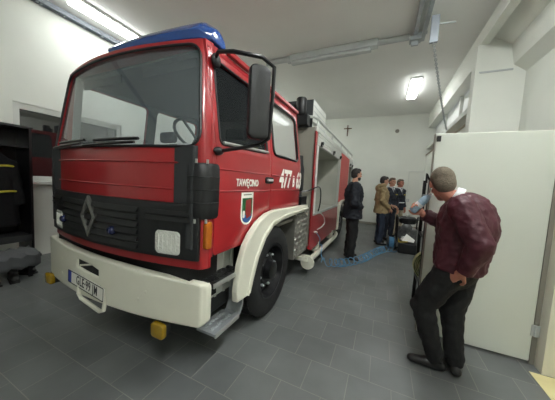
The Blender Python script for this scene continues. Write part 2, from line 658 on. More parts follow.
for y in (6.9, 8.4):
    box(bm, (XR + 0.16, y, 2.80), (XR + 0.25, y + 0.07, 3.78))
obj('mullion', bm, M['whitem'], w2)
# near bay: sloped soffit and beams running towards the camera
def profile_prism(name, poly, y0, y1, m, label=None):
    bm = new_bm()
    prism(bm, poly, lambda p: (p[0], y0, p[1]), lambda p: (p[0], y1, p[1]))
    return struct(obj(name, bm, m), label)
profile_prism('trim_5', [(1.45, 4.18), (1.75, 3.99), (1.80, 3.66), (1.97, 3.53), (1.97, 4.29), (1.45, 4.29)], -4.5, 5.2, M['wall'], 'stepped white beam along the bay ceiling')
sbox('wall_bay', (1.97, -4.5, 0), (2.15, 5.2, H), M['wall'])
sbox('trim_7', (XR + 0.0, 5.185, 3.57), (1.80, 5.20, 3.595), M['lgrey'])
# cream partition and white door leaf
sbox('wall_partition', (1.345, 2.63, 0), (1.97, 2.78, 2.10), M['cream'], label='cream partition wall beside the white door leaf')
d1 = thing('door_1', 'large white door leaf standing open behind the person in maroon', 'door', (0.43, 2.75, 0))
d1['kind'] = 'structure'
bm = new_bm()
box(bm, (0.435, 2.73, 0.03), (1.305, 2.78, 2.06))
obj('leaf', bm, M['panelw'], d1, bevel=0.006)
bm = new_bm()
box(bm, (0.425, 2.735, 0.03), (0.434, 2.785, 2.06))
obj('edge_strip', bm, M['grey'], d1)
bm = new_bm()
for z in (0.27, 1.78):
    lathe(bm, [(0, 0.012), (0.1, 0.012)], (1.318, 2.722, z), (0, 0, 1), 10)
    box(bm, (1.29, 2.722, z), (1.345, 2.729, z + 0.1))
obj('hinge', bm, M['lgrey'], d1)
bm = new_bm()
box(bm, (0.44, 2.715, 1.98), (0.475, 2.729, 2.035))
obj('latch', bm, M['blackm'], d1, bevel=0.003)
sbox('trim_8', (1.312, 2.74, 0), (1.345, 2.79, 2.06), M['grey'])

# ceiling lamps, with unseen ones added as fill
def make_lamp(loc, label, glow, deep=0.10):
    t = thing('ceiling_lamp', label, 'lamp', (0, 0, 0), 'fluorescent ceiling lamps')
    bm = new_bm()
    box(bm, (-0.13, -0.68, -0.05), (0.13, 0.68, 0))
    obj('housing', bm, M['lampm'], t, bevel=0.01)
    bm = plate(rrect(-0.105, -0.66, 0.105, 0.66, 0.02), (), deep, 0.015, fn=lambda x, y, z: (x, y, z - 0.045 - deep / 2))
    obj('diffuser', bm, glow, t)
    t.location = loc
    return t
lamp0 = make_lamp((-4.81, 2.80, H), 'long glowing ceiling lamp beside the cable tray', M['tube_soft'], 0.04)
dup(lamp0, (0.55, 7.45, H), 0, 'short glowing ceiling lamp near the overhead rail, above the officers')
fill_lamp = make_lamp((0.80, 2.3, H), 'unseen fill lamp added on the ceiling above the person in maroon', M['tube'])  # this and its copies are unseen lamps added to brighten the hall
dup(fill_lamp, (-4.88, 7.45, H), 0, 'unseen fill lamp added over the far side of the truck')
dup(fill_lamp, (0.80, -0.8, H), 0, 'unseen fill lamp added over the open floor in front')

# cable tray on the left
bm = new_bm()
x0 = XL + 0.02
box(bm, (x0, YF, 4.20), (x0 + 0.012, YB, 4.28))
box(bm, (x0 + 0.10, YF, 4.20), (x0 + 0.112, YB, 4.28))
for i in range(48):
    y = YF + 0.15 + i * 0.3
    box(bm, (x0 + 0.012, y, 4.20), (x0 + 0.10, y + 0.03, 4.206))
ct = tag(obj('cable_tray', bm, M['tray']), 'blue grey metal cable tray along the wall and ceiling corner', 'cable tray')
bm = new_bm()
for i in range(10):
    y = YF + 0.4 + i * 1.5
    box(bm, (x0 + 0.04, y, 4.2), (x0 + 0.07, y + 0.03, 4.3))
obj('hanger', bm, M['steel'], ct)

# overhead rail with telescopic arm, hoist plate and chain
rail = thing('overhead_rail', 'galvanised double rail on the ceiling carrying the hoist', 'rail', (0.4, 3.0, H))
bm = new_bm()
box(bm, (0.27, -2.0, 4.20), (0.33, 5.05, 4.26))
obj('rail_beam', bm, M['steel'], rail, bevel=0.005)
bm = new_bm()
box(bm, (0.405, -2.0, 4.20), (0.462, 5.05, 4.26))
obj('rail_beam', bm, M['steel'], rail, bevel=0.005)
bm = new_bm()
for i in range(8):
    y = -1.6 + i * 0.93
    box(bm, (0.27, y, 4.26), (0.49, y + 0.04, 4.30))
obj('crosspiece', bm, M['steel'], rail)
bm = new_bm()
box(bm, (0.22, 4.80, 4.13), (0.40, 4.96, 4.20))
box(bm, (0.25, 4.86, 4.06), (0.36, 4.90, 4.14))
obj('bracket', bm, M['steel'], rail, bevel=0.006)
arm = thing('telescopic_arm', 'grey telescopic arm hung across the ceiling above the truck', 'arm', (-1, 4.9, 4.2))
bm = new_bm()
box(bm, (-2.09, 4.82, 4.16), (-0.30, 4.98, 4.295))
box(bm, (-2.06, 4.84, 4.10), (-0.42, 4.96, 4.165))
obj('outer_tube', bm, M['lgrey'], arm, bevel=0.02)
bm = new_bm()
lathe(bm, [(0, 0.055), (0.6, 0.055)], (-2.68, 4.9, 4.235), (1, 0, 0), 16)
lathe(bm, [(0, 0.085), (0.05, 0.085)], (-2.14, 4.9, 4.225), (1, 0, 0), 16)
obj('joint', bm, M['lgrey'], arm, smooth=True)
bm = new_bm()
lathe(bm, [(0, 0.05), (0.525, 0.05)], (-0.31, 4.9, 4.235), (1, 0, 0), 16)
obj('inner_tube', bm, M['lgrey'], arm, smooth=True)
ho = thing('hoist', 'blue grey hoist plate hanging from the rail with a chain', 'hoist', (0.53, 4.4, 4.2))
bm = new_bm()
box(bm, (0.475, 4.36, 3.80), (0.585, 4.42, 4.20))
obj('plate', bm, M['tray'], ho, bevel=0.006)
bm = new_bm()
tube(bm, [(0.56, 4.4, 4.08), (0.80, 4.42, 4.07)], 0.012)
obj('lever', bm, M['steel'], ho)
a, b = V((0.535, 4.4, 3.80)), V((1.33, 7.1, 3.05))
bm = new_bm()
n = 62
for i in range(n):
    t = i / (n - 1)
    p = a.lerp(b, t) + V((0, 0, -0.30 * t * (1 - t)))
    d = (b - a).normalized()
    s = d.cross(V((0, 0, 1))).normalized() if i % 2 else V((0, 0, 1))
    pts = []
    for k in range(8):
        an = 2 * PI * k / 8
        pts.append(p + d * (0.036 * math.cos(an)) + s * (0.017 * math.sin(an)))
    tube(bm, pts, 0.006, 5, closed=True)
obj('chain', bm, M['steel'], ho)

# crucifix, alarm box, conduit and switch on the back wall
cr = thing('crucifix', 'small dark wooden crucifix high on the white back wall', 'crucifix', (-1.53, YB, 3.8))
bm = new_bm()
box(bm, (-1.55, YB - 0.02, 3.57), (-1.51, YB, 4.02))
box(bm, (-1.68, YB - 0.022, 3.86), (-1.37, YB - 0.001, 3.90))
obj('cross', bm, M['wood'], cr, bevel=0.004)
bm = new_bm()
ell(bm, (-1.53, YB - 0.035, 3.91), (0.022, 0.022, 0.03), seg=10)
cap(bm, (-1.53, YB - 0.032, 3.86), 0.026, (-1.53, YB - 0.032, 3.76), 0.02, 0.7)
cap(bm, (-1.53, YB - 0.03, 3.75), 0.016, (-1.53, YB - 0.03, 3.64), 0.01)
for s in (-1, 1):
    cap(bm, (-1.53 + s * 0.02, YB - 0.03, 3.87), 0.01, (-1.53 + s * 0.13, YB - 0.03, 3.885), 0.007)
obj('figure', bm, M['wood'], cr, smooth=True)
bm = new_bm()
lathe(bm, [(0, 0.07), (0.03, 0.07), (0.05, 0.05)], (0.32, YB, 3.70), (0, -1, 0), 16)
tag(obj('wall_siren', bm, M['grey'], smooth=True), 'small round grey siren high on the back wall beside the crucifix', 'siren')
bm = new_bm()
tube(bm, [(0.85, YB - 0.016, 2.18), (1.33, YB - 0.016, 2.18)], 0.012)
tube(bm, [(0.85, YB - 0.016, 2.18), (0.85, YB - 0.016, 1.16)], 0.012)
tag(obj('conduit', bm, M['whitem'], smooth=True), 'thin white cable conduit on the back wall above the switch', 'conduit')
sw = thing('wall_switch', 'pale switch box on the back wall beyond the officers', 'switch', (0.8, YB, 1.1))
bm = new_bm()
box(bm, (0.72, YB - 0.03, 1.03), (0.94, YB, 1.14))
obj('case', bm, M['lgrey'], sw, bevel=0.006)
bm = new_bm()
box(bm, (0.77, YB - 0.036, 1.05), (0.82, YB - 0.03, 1.12))
box(bm, (0.85, YB - 0.036, 1.05), (0.90, YB - 0.03, 1.12))
obj('rocker', bm, M['whitem'], sw)

# ------------------------------------------------------------------ fire truck
XC, HW = -2.10, 1.0          # centre line and half width of the cab
Y0, BOW = 1.22, 0.12
XS = -1.10                   # flank of the cab facing the camera
truck = thing('fire_truck', 'red fire truck with white bumper and mudguards parked in the hall', 'fire truck', (-2.1, 2.5, 0))
T = truck

def inset(z):
    return 0.11 * max(0.0, z - 1.72) / 0.75

def rake(z):
    return 0.09 * max(0.0, z - 1.72) / 0.75

def front(x, z, off=0.0, hw=HW, bow=BOW, rc=0.05):
    """point on the bowed cab front; off is the distance ahead of it"""
    u = (x - XC) / hw
    s = 1.0 - inset(z) / HW
    y = Y0 - bow * (1 - min(1, u * u))
    c = rc / hw
    if abs(u) > 1 - c:
        t = min(1.0, (abs(u) - (1 - c)) / c)
        y += rc * (1 - math.sqrt(max(0, 1 - t * t)))
    return V((XC + (x - XC) * s, y + rake(z) - off, z))

def fplate(outline, holes, off, th, bevel, m, name, parent=T, hw=HW, bow=BOW, rc=0.05, smooth=True):
    xs = [XC + hw * (-1 + 2 * i / 24) for i in range(1, 24)] + [XC + s * hw * q for s in (-1, 1) for q in (0.93, 0.945, 0.96, 0.97, 0.98, 0.99)]
    bm = plate(outline, holes, th, bevel, cuts=[(0, xs), (1, [1.75, 2.0, 2.2])],
               fn=lambda x, z, d: front(x, z, off + d, hw, bow, rc))
    return obj(name, bm, m, parent, smooth=smooth, angle=40)

def side(y, z, off=0.0, sgn=1):
    """point on a cab flank: sgn 1 = the flank towards the camera"""
    x = XC + sgn * (HW - inset(z) + off)
    return V((x, y, z))

def splate(outline, holes, off, th, bevel, m, name, sgn=1, parent=T):
    bm = plate(outline, holes, th, bevel, cuts=[(1, [1.72, 1.9, 2.1, 2.3])],
               fn=lambda y, z, d: side(y, z, off + d, sgn))
    return obj(name, bm, m, parent, smooth=True, angle=40)

# windscreen and cab front
WS = rrect(XC - 0.96, 1.712, XC + 0.96, 2.445, 0.10)
LX, RX = XC - HW, XC + HW
fplate([(LX, 0.86), (RX, 0.86), (RX, 2.48), (LX, 2.48)], [WS], -0.015, 0.03, 0.004, M['red'], 'cab_front')
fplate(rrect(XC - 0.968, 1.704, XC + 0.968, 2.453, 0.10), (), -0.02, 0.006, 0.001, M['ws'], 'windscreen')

def ring(name, loop, fn, r, m, parent):
    bm = new_bm()
    tube(bm, [fn(p) for p in loop], r, 6, closed=True)
    return obj(name, bm, m, parent, smooth=True)

def dense(loop, step=0.08):
    out = []
    for i, p in enumerate(loop):
        q = loop[(i + 1) % len(loop)]
        L = math.hypot(q[0] - p[0], q[1] - p[1])
        k = max(1, int(L / step))
        for j in range(k):
            t = j / k
            out.append((p[0] + (q[0] - p[0]) * t, p[1] + (q[1] - p[1]) * t))
    return out
ring('windscreen_seal', dense(WS), lambda p: front(p[0], p[1], 0.002), 0.010, M['black'], T)

# flanks
YE = 3.17
def flank(sgn):
    if sgn == 1:
        out = [(1.30, 0.93), (1.318, 0.93), (1.318, 2.44), (2.215, 2.44), (2.215, 1.17), (YE, 1.17), (YE, 2.476), (1.31, 2.476)]
        holes = [rrect(2.285, 1.80, 3.06, 2.385, 0.07)]
    else:
        out = [(1.30, 0.93), (1.8, 0.93), (2.0, 1.09), (2.24, 1.17), (YE, 1.17), (YE, 2.476), (1.31, 2.476)]
        holes = [rrect(1.40, 1.80, 2.16, 2.40, 0.05), rrect(2.285, 1.80, 3.06, 2.40, 0.07)]
    splate(out, holes, -0.015, 0.03, 0.004, M['red'], 'cab_side', sgn)
flank(1)
flank(-1)
# door (towards the camera)
door_out = rpoly([(1.327, 0.935), (1.78, 0.935), (1.87, 0.96), (2.0, 1.09), (2.205, 1.165), (2.205, 2.43), (1.327, 2.43)], 0.03)
DWIN = rpoly([(1.37, 1.755), (2.135, 1.79), (2.135, 2.375), (1.37, 2.375)], 0.05)
door = splate(door_out, [DWIN], -0.013, 0.03, 0.004, M['red'], 'cab_door')
bm = plate(rpoly([(1.36, 1.745), (2.145, 1.78), (2.145, 2.385), (1.36, 2.385)], 0.05), (), 0.005, 0.001, cuts=[(1, [1.9, 2.1])], fn=lambda y, z, d: side(y, z, -0.02 + d))
obj('door_glass', bm, M['sideglass'], door)
ring('window_seal', dense(DWIN), lambda p: side(p[0], p[1], 0.0), 0.010, M['black'], door)
bm = new_bm()
pts = [side(1.40, 1.77, 0.012), side(2.13, 1.80, 0.012)]
tube(bm, pts, 0.013, 6)
obj('sill_strip', bm, M['alu'], door)
bm = plate(rrect(2.09, 1.485, 2.27, 1.545, 0.028), (), 0.012, 0.003, fn=lambda y, z, d: side(y, z, 0.006 + d))
hd = obj('door_handle', bm, M['black'], door)
bm = new_bm()
box(bm, (XS + 0.008, 2.12, 1.505), (XS + 0.03, 2.235, 1.53))
obj('grip', bm, M['lgrey'], hd, bevel=0.006)
# crew window
RW = rrect(2.285, 1.80, 3.06, 2.385, 0.07)
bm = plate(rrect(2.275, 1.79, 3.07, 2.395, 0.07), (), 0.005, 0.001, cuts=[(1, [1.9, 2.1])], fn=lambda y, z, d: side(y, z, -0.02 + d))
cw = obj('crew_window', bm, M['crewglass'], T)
ring('window_seal', dense(RW), lambda p: side(p[0], p[1], 0.002), 0.016, M['blackm'], cw)
for a, b in ((1.40, 2.16), (2.285, 3.06)):
    bm = plate(rrect(a - 0.01, 1.79, b + 0.01, 2.41, 0.06), (), 0.005, 0.001, cuts=[(1, [1.9, 2.1])], fn=lambda y, z, d: side(y, z, -0.02 + d, -1))
    obj('side_window', bm, M['rearglass'], T)
bm = plate([(1.36, 1.0), (YE - 0.04, 1.0), (YE - 0.04, 2.46), (1.36, 2.46)], [rrect(1.40, 1.80, 2.16, 2.40, 0.05), rrect(2.285, 1.80, 3.06, 2.40, 0.07)], 0.012, 0.001,
           cuts=[(1, [1.72, 1.9, 2.1, 2.3])], fn=lambda y, z, d: side(y, z, -0.045 + d, -1))
obj('cab_lining', bm, M['interior'], T)
bm = plate([(1.36, 1.2), (YE - 0.04, 1.2), (YE - 0.04, 2.46), (1.36, 2.46)], [rrect(1.37, 1.79, 2.14, 2.38, 0.05), rrect(2.285, 1.80, 3.06, 2.385, 0.07)], 0.012, 0.001,
           cuts=[(1, [1.72, 1.9, 2.1, 2.3])], fn=lambda y, z, d: side(y, z, -0.05 + d, 1))
obj('cab_lining', bm, M['interior'], T)
bm = plate([(1.335, 1.70), (1.40, 1.70), (1.40, 2.46), (1.335, 2.46)], (), 0.012, 0.001, cuts=[(1, [1.72, 1.9, 2.1, 2.3])], fn=lambda y, z, d: side(y, z, -0.055 + d, -1))
obj('pillar_lining', bm, M['trimw'], T)
# raised beads along flank and front
for z in (1.41, 1.575):
    bm = new_bm()
    tube(bm, [side(y, z, 0.001) for y in (1.31, 1.8, 2.19)], 0.008, 6)
    obj('door_bead', bm, M['red'], door, smooth=True)
    bm = new_bm()
    tube(bm, [side(y, z, 0.001) for y in (2.23, 2.7, 3.16)], 0.008, 6)
    obj('side_bead', bm, M['red'], T, smooth=True)
for (z, xa, xb) in ((1.415, LX + 0.1, RX - 0.25), (1.60, LX + 0.1, RX - 0.1)):
    bm = new_bm()
    tube(bm, [front(xa + (xb - xa) * i / 20, z, 0.0) for i in range(21)], 0.008, 6)
    obj('front_bead', bm, M['red'], T, smooth=True)
# roof
def roofpt(u, v, top):
    """u across -1..1, v along 0..1"""
    z = 2.475 + (0.04 * (1 - abs(u) ** 3.5) if top else 0)
    x = XC + u * (HW - inset(2.48) + 0.0)
    yf = front(XC + u * HW * 0.999, 2.48, 0.0).y
    return V((x, yf + (YE - yf) * v, z + (0 if v > 0.03 or not top else -0.03)))
bm = new_bm()
grid = {}
NU, NV = 28, 8
for top in (0, 1):
    for i in range(NU + 1):
        for j in range(NV + 1):
            vv = [0, 0.02, 0.05, 0.1, 0.3, 0.5, 0.7, 0.9, 1][j]
            grid[top, i, j] = bm.verts.new(roofpt(-1 + 2 * i / NU, vv, top))
for i in range(NU):
    for j in range(NV):
        bm.faces.new([grid[1, i, j], grid[1, i + 1, j], grid[1, i + 1, j + 1], grid[1, i, j + 1]])
        bm.faces.new([grid[0, i, j], grid[0, i, j + 1], grid[0, i + 1, j + 1], grid[0, i + 1, j]])
for i in range(NU):
    bm.faces.new([grid[0, i, 0], grid[0, i + 1, 0], grid[1, i + 1, 0], grid[1, i, 0]])
    bm.faces.new([grid[0, i, NV], grid[1, i, NV], grid[1, i + 1, NV], grid[0, i + 1, NV]])
for j in range(NV):
    for i in (0, NU):
        bm.faces.new([grid[0, i, j], grid[0, i, j + 1], grid[1, i, j + 1], grid[1, i, j]])
obj('cab_roof', bm, M['red'], T, smooth=True, angle=50)
bm = new_bm()
for s in (1,):
    box(bm, (side(0, 2.5).x - 0.01, 1.55, 2.485), (side(0, 2.5).x + 0.035, YE, 2.525))
obj('roof_gutter', bm, M['red'], T, bevel=0.008)
bm = new_bm()
box(bm, (LX + 0.12, YE - 0.03, 1.0), (RX - 0.12, YE, 2.47))
box(bm, (LX + 0.03, 1.24, 0.96), (RX - 0.03, YE - 0.03, 1.0))
obj('cab_rear_wall', bm, M['grey'], T)
# interior
bm = new_bm()
prism(bm, [(1.17, 1.0), (1.17, 1.715), (1.32, 1.735), (1.46, 1.70), (1.58, 1.56), (1.50, 1.45), (1.50, 1.0)], lambda p: (LX + 0.06, p[0], p[1]), lambda p: (RX - 0.06, p[0], p[1]))
dash = obj('dashboard', bm, M['interior'], T, bevel=0.01)
bm = new_bm()
for (x, y, s, r) in ((-2.5, 1.30, 0.13, 0.3), (-2.2, 1.27, 0.1, -0.2), (-1.36, 1.36, 0.1, 0.1)):
    box(bm, (x - s, y - s * 0.55, 1.735), (x + s, y + s * 0.55, 1.755), rot=Euler((0, 0, r)).to_matrix())
obj('papers', bm, M['paper'], dash)
bm = new_bm()
ell(bm, (-1.20, 2.02, 1.80), (0.04, 0.07, 0.06), seg=10)
ell(bm, (-1.22, 1.47, 1.78), (0.05, 0.05, 0.035), seg=10)
obj('yellow_pouch', bm, M['yellowcase'], dash, smooth=True)
sw_ = new_bm()
ctr = V((-1.55, 1.62, 1.86))
nrm = V((0, 0.55, 0.83)).normalized()
u_ = V((1, 0, 0))
w_ = nrm.cross(u_)
tube(sw_, [ctr + (u_ * math.cos(2 * PI * k / 28) + w_ * math.sin(2 * PI * k / 28)) * 0.225 for k in range(28)], 0.014, 8, closed=True)
for k in (0, 2, 4):
    a = 2 * PI * k / 6 + 0.5
    tube(sw_, [ctr - nrm * 0.03, ctr + (u_ * math.cos(a) + w_ * math.sin(a)) * 0.22], 0.011, 6)
tube(sw_, [ctr - nrm * 0.32, ctr], 0.03, 8)
obj('steering_wheel', sw_, M['black'], T, smooth=True)
for x in (-1.55, -2.62):
    bm = new_bm()
    box(bm, (x - 0.24, 1.82, 1.18), (x + 0.24, 2.22, 1.32))
    box(bm, (x - 0.23, 2.10, 1.30), (x + 0.23, 2.22, 1.92), rot=Euler((math.radians(-8), 0, 0)).to_matrix())
    box(bm, (x - 0.13, 2.15, 1.94), (x + 0.13, 2.24, 2.08))
    obj('seat', bm, M['interior'], T, bevel=0.035)
bm = new_bm()
box(bm, (LX + 0.2, 2.80, 1.1), (RX - 0.2, 3.12, 1.42))
obj('bench_seat', bm, M['interior'], T, bevel=0.03)
bm = new_bm()
box(bm, (LX + 0.12, 1.36, 2.435), (RX - 0.12, YE - 0.05, 2.455))
obj('headlining', bm, M['interior'], T)
bm = new_bm()
for y in (1.55, 1.75):
    box(bm, (XC - 0.75, 1.36, 2.33), (XC - 0.15, 1.375, 2.40))
    box(bm, (XC + 0.15, 1.36, 2.33), (XC + 0.75, 1.375, 2.40))
    break
obj('sun_visor', bm, M['interior'], T, bevel=0.004)

# wipers
for (x0_, x1_) in ((-2.92, -2.30), (-2.25, -1.65)):
    bm = new_bm()
    tube(bm, [front(x0_ + (x1_ - x0_) * i / 6, 1.715 + 0.02 * i / 6, 0.035) for i in range(7)], 0.011, 6)
    tube(bm, [front(x0_ + 0.02 + (x1_ - x0_) * i / 6, 1.755 + 0.008 * i / 6, 0.022) for i in range(1, 7)], 0.012, 6)
    obj('wiper', bm, M['blackm'], T, smooth=True)

# grille, louvres, lamps, emblem
fplate([(LX + 0.015, 0.925), (RX - 0.03, 0.925), (RX - 0.03, 1.315), (LX + 0.015, 1.315)],
       [rrect(-1.465, 0.945, -1.255, 1.12, 0.03), rrect(-2.945, 0.945, -2.735, 1.12, 0.03)], 0.012, 0.024, 0.004, M['black'], 'grille')
gr = [o for o in T.children if o.name == 'grille'][0]
bm = new_bm()
def fbar(bm, xa, xb, z0, z1, o0, o1, n=14):
    pr = [(z0, o0), (z0, o1), (z1, o0 + (o1 - o0) * 0.35), (z1, o0)]
    rings = []
    for i in range(n + 1):
        x = xa + (xb - xa) * i / n
        rings.append([bm.verts.new(front(x, z, o)) for z, o in pr])
    for i in range(n):
        for k in range(4):
            bm.faces.new((rings[i][k], rings[i][(k + 1) % 4], rings[i + 1][(k + 1) % 4], rings[i + 1][k]))
    bm.faces.new(rings[0])
    bm.faces.new(rings[-1])
for i in range(6):
    z = 0.955 + i * 0.055
    fbar(bm, LX + 0.42, -1.62, z, z + 0.034, 0.02, 0.044)
for z in (1.19, 1.235):
    fbar(bm, -1.55, -1.18, z, z + 0.028, 0.02, 0.040, 6)
    fbar(bm, LX + 0.07, LX + 0.36, z, z + 0.028, 0.02, 0.040, 6)
obj('louvres', bm, M['black'], gr)
bm = new_bm()
ex, ez = -2.185, 1.14
def dia(w, h, off):
    return [front(ex + dx * w, ez + dz * h, off) for dx, dz in ((0, 1), (1, 0), (0, -1), (-1, 0))]
o_out, o_in, i_out, i_in = dia(0.112, 0.17, 0.024), dia(0.062, 0.100, 0.024), dia(0.112, 0.17, 0.045), dia(0.068, 0.108, 0.045)
A = [[bm.verts.new(p) for p in ps] for ps in (o_out, o_in, i_out, i_in)]
mid = [bm.verts.new(p) for p in dia(0.090, 0.139, 0.052)]
for k in range(4):
    q = (k + 1) % 4
    bm.faces.new((A[0][k], A[0][q], A[2][q], A[2][k]))
    bm.faces.new((A[1][k], A[3][k], A[3][q], A[1][q]))
    bm.faces.new((A[2][k], A[2][q], mid[q], mid[k]))
    bm.faces.new((mid[k], mid[q], A[3][q], A[3][k]))
    bm.faces.new((A[0][k], A[1][k], A[1][q], A[0][q]))
obj('diamond_emblem', bm, M['emblem'], T)
for cx_ in (-1.36, -2.84):
    bm = plate(rrect(cx_ - 0.098, 0.953, cx_ + 0.098, 1.112, 0.035), (), 0.05, 0.012, cuts=[(0, [cx_ - 0.06, cx_, cx_ + 0.06])],
               fn=lambda x, z, d: front(x, z, 0.0 + d))
    hl = obj('headlight', bm, M['lens'], T, smooth=True)
    bm = new_bm()
    for q in range(5):
        x_ = cx_ - 0.07 + q * 0.035
        tube(bm, [front(x_, 0.975, 0.026), front(x_, 1.09, 0.026)], 0.004, 5)
    obj('lens_flutes', bm, M['lens'], hl, smooth=True)
for x_, z_ in ((-1.88, 1.06), (-2.66, 1.06)):
    bm = new_bm()
    c_ = front(x_, z_, 0.03)
    lathe(bm, [(0, 0.034), (0.018, 0.034), (0.03, 0.022)], c_, (0, -1, 0), 16)
    obj('blue_strobe', bm, M['dblue'], T, smooth=True, angle=50)
bm = new_bm()
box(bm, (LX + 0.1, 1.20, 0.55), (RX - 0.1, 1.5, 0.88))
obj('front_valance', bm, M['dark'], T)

# bumper with slot, plate, tow bar and lamps
HB, BC = 1.055, XC - 0.045
def bfront(x, off):
    u = (x - BC) / HB
    y = 1.22 - 0.125 * (1 - min(1, u * u))
    rc = 0.025
    c = rc / HB
    if abs(u) > 1 - c:
        t = min(1.0, (abs(u) - (1 - c)) / c)
        y += rc * (1 - math.sqrt(max(0, 1 - t * t)))
    return y - off
xs = [BC + HB * (-1 + 2 * i / 24) for i in range(1, 24)] + [BC + s * HB * q for s in (-1, 1) for q in (0.9763, 0.982, 0.987, 0.991, 0.994, 0.997)]
slot = [(-2.44, 0.745), (-2.44, 0.645), (-2.07, 0.615), (-2.07, 0.705), (-2.2, 0.735)]
bm = plate(rpoly([(BC - HB, 0.41), (BC + HB, 0.45), (BC + HB, 0.745), (BC + 0.3, 0.775), (BC - HB, 0.795)], 0.04), [slot], 0.07, 0.014, cuts=[(0, xs)],
           fn=lambda x, z, d: (x, bfront(x, -0.02 + d), z))
bump = obj('bumper', bm, M['white'], T, smooth=True, angle=50)
bm = new_bm()
bm.free()
bm = plate([(q[0] + (0.004 if q[0] < -2.3 else -0.004), q[1]) for q in slot], (), 0.03, 0.001, cuts=[(0, xs)], fn=lambda x, z, d: (x, bfront(x, -0.02 + d), z))
obj('slot_backing', bm, M['dark'], bump)
bm = new_bm()
tube(bm, [(-2.40, bfront(-2.40, -0.005), 0.668), (-2.19, bfront(-2.19, -0.005), 0.72)], 0.009, 6)
obj('slot_bar', bm, M['white'], bump)
bm = new_bm()
for x, z in ((-1.55, 0.63), (-1.62, 0.56), (-2.75, 0.66), (-2.75, 0.52)):
    ell(bm, (x, bfront(x, 0.015), z), (0.012, 0.006, 0.012), seg=8)
obj('bolts', bm, M['white'], bump, smooth=True)
# number plate, tilted along the bow
px0, px1 = -2.555, -1.975
pa, pb = V((px0, bfront(px0, 0.03), 0.622)), V((px1, bfront(px1, 0.03), 0.58))
pm = frame44((pa + pb) / 2 - V((0, 0, 0.068)), (pb - pa), V((0, 0, 1)) - (pb - pa).normalized() * (pb - pa).normalized().z)
PW, PH = 0.57, 0.118
bm = plate(rrect(-PW / 2, -PH / 2, PW / 2, PH / 2, 0.012), (), 0.008, 0.001, fn=lambda x, y, z: pm @ V((x, y, z)))
np_ = obj('number_plate', bm, M['text'], T)
bm = plate(rrect(-PW / 2, -PH / 2, PW / 2, PH / 2, 0.012), [rrect(-PW / 2 + 0.007, -PH / 2 + 0.007, PW / 2 - 0.007, PH / 2 - 0.007, 0.008)], 0.010, 0.0005, fn=lambda x, y, z: pm @ V((x, y, z)))
obj('plate_border', bm, M['ptext'], np_)
bm = plate([(-PW / 2 + 0.008, -PH / 2 + 0.008), (-PW / 2 + 0.058, -PH / 2 + 0.008), (-PW / 2 + 0.058, PH / 2 - 0.008), (-PW / 2 + 0.008, PH / 2 - 0.008)], (), 0.0095, 0.0005, fn=lambda x, y, z: pm @ V((x, y, z)))
obj('blue_band', bm, M['pblue'], np_)
bm = text_bm('GLE\u00b799 JM', 0.115, pm @ Matrix.Translation((0.03, 0.0, 0.005)), 0.001, 0.60, bold=0.001, space=1.14)
obj('lettering', bm, M['ptext'], np_)
hy = bfront(-2.2, 0.02)
bm = new_bm()
tube(bm, [(-2.38, hy + 0.02, 0.56), (-2.37, hy, 0.43), (-2.33, hy, 0.395), (-2.05, hy, 0.355), (-2.0, hy, 0.375), (-1.99, hy + 0.02, 0.52)], 0.016, 8)
obj('tow_bar', bm, M['white'], T, smooth=True)
bm = new_bm()
tube(bm, [(-2.30, hy + 0.02, 0.43), (-2.22, hy + 0.02, 0.405), (-2.12, hy + 0.02, 0.43)], 0.012, 6)
obj('tow_hook', bm, M['blackm'], T, smooth=True)
for x, y, z in ((-1.42, 1.13, 0.365), (-3.10, 1.16, 0.37)):
    bm = plate(rrect(x - 0.055, z - 0.045, x + 0.055, z + 0.045, 0.015), (), 0.04, 0.01, fn=lambda a, b, d: (a, y - d, b))
    fl = obj('fog_lamp', bm, M['yellow'], T, smooth=True)
    bm = new_bm()
    box(bm, (x - 0.058, y + 0.012, z - 0.048), (x + 0.058, y + 0.06, z + 0.048))
    box(bm, (x - 0.02, y + 0.03, z + 0.05), (x + 0.02, y + 0.06, z + 0.14))
    obj('housing', bm, M['black'], fl, bevel=0.006)

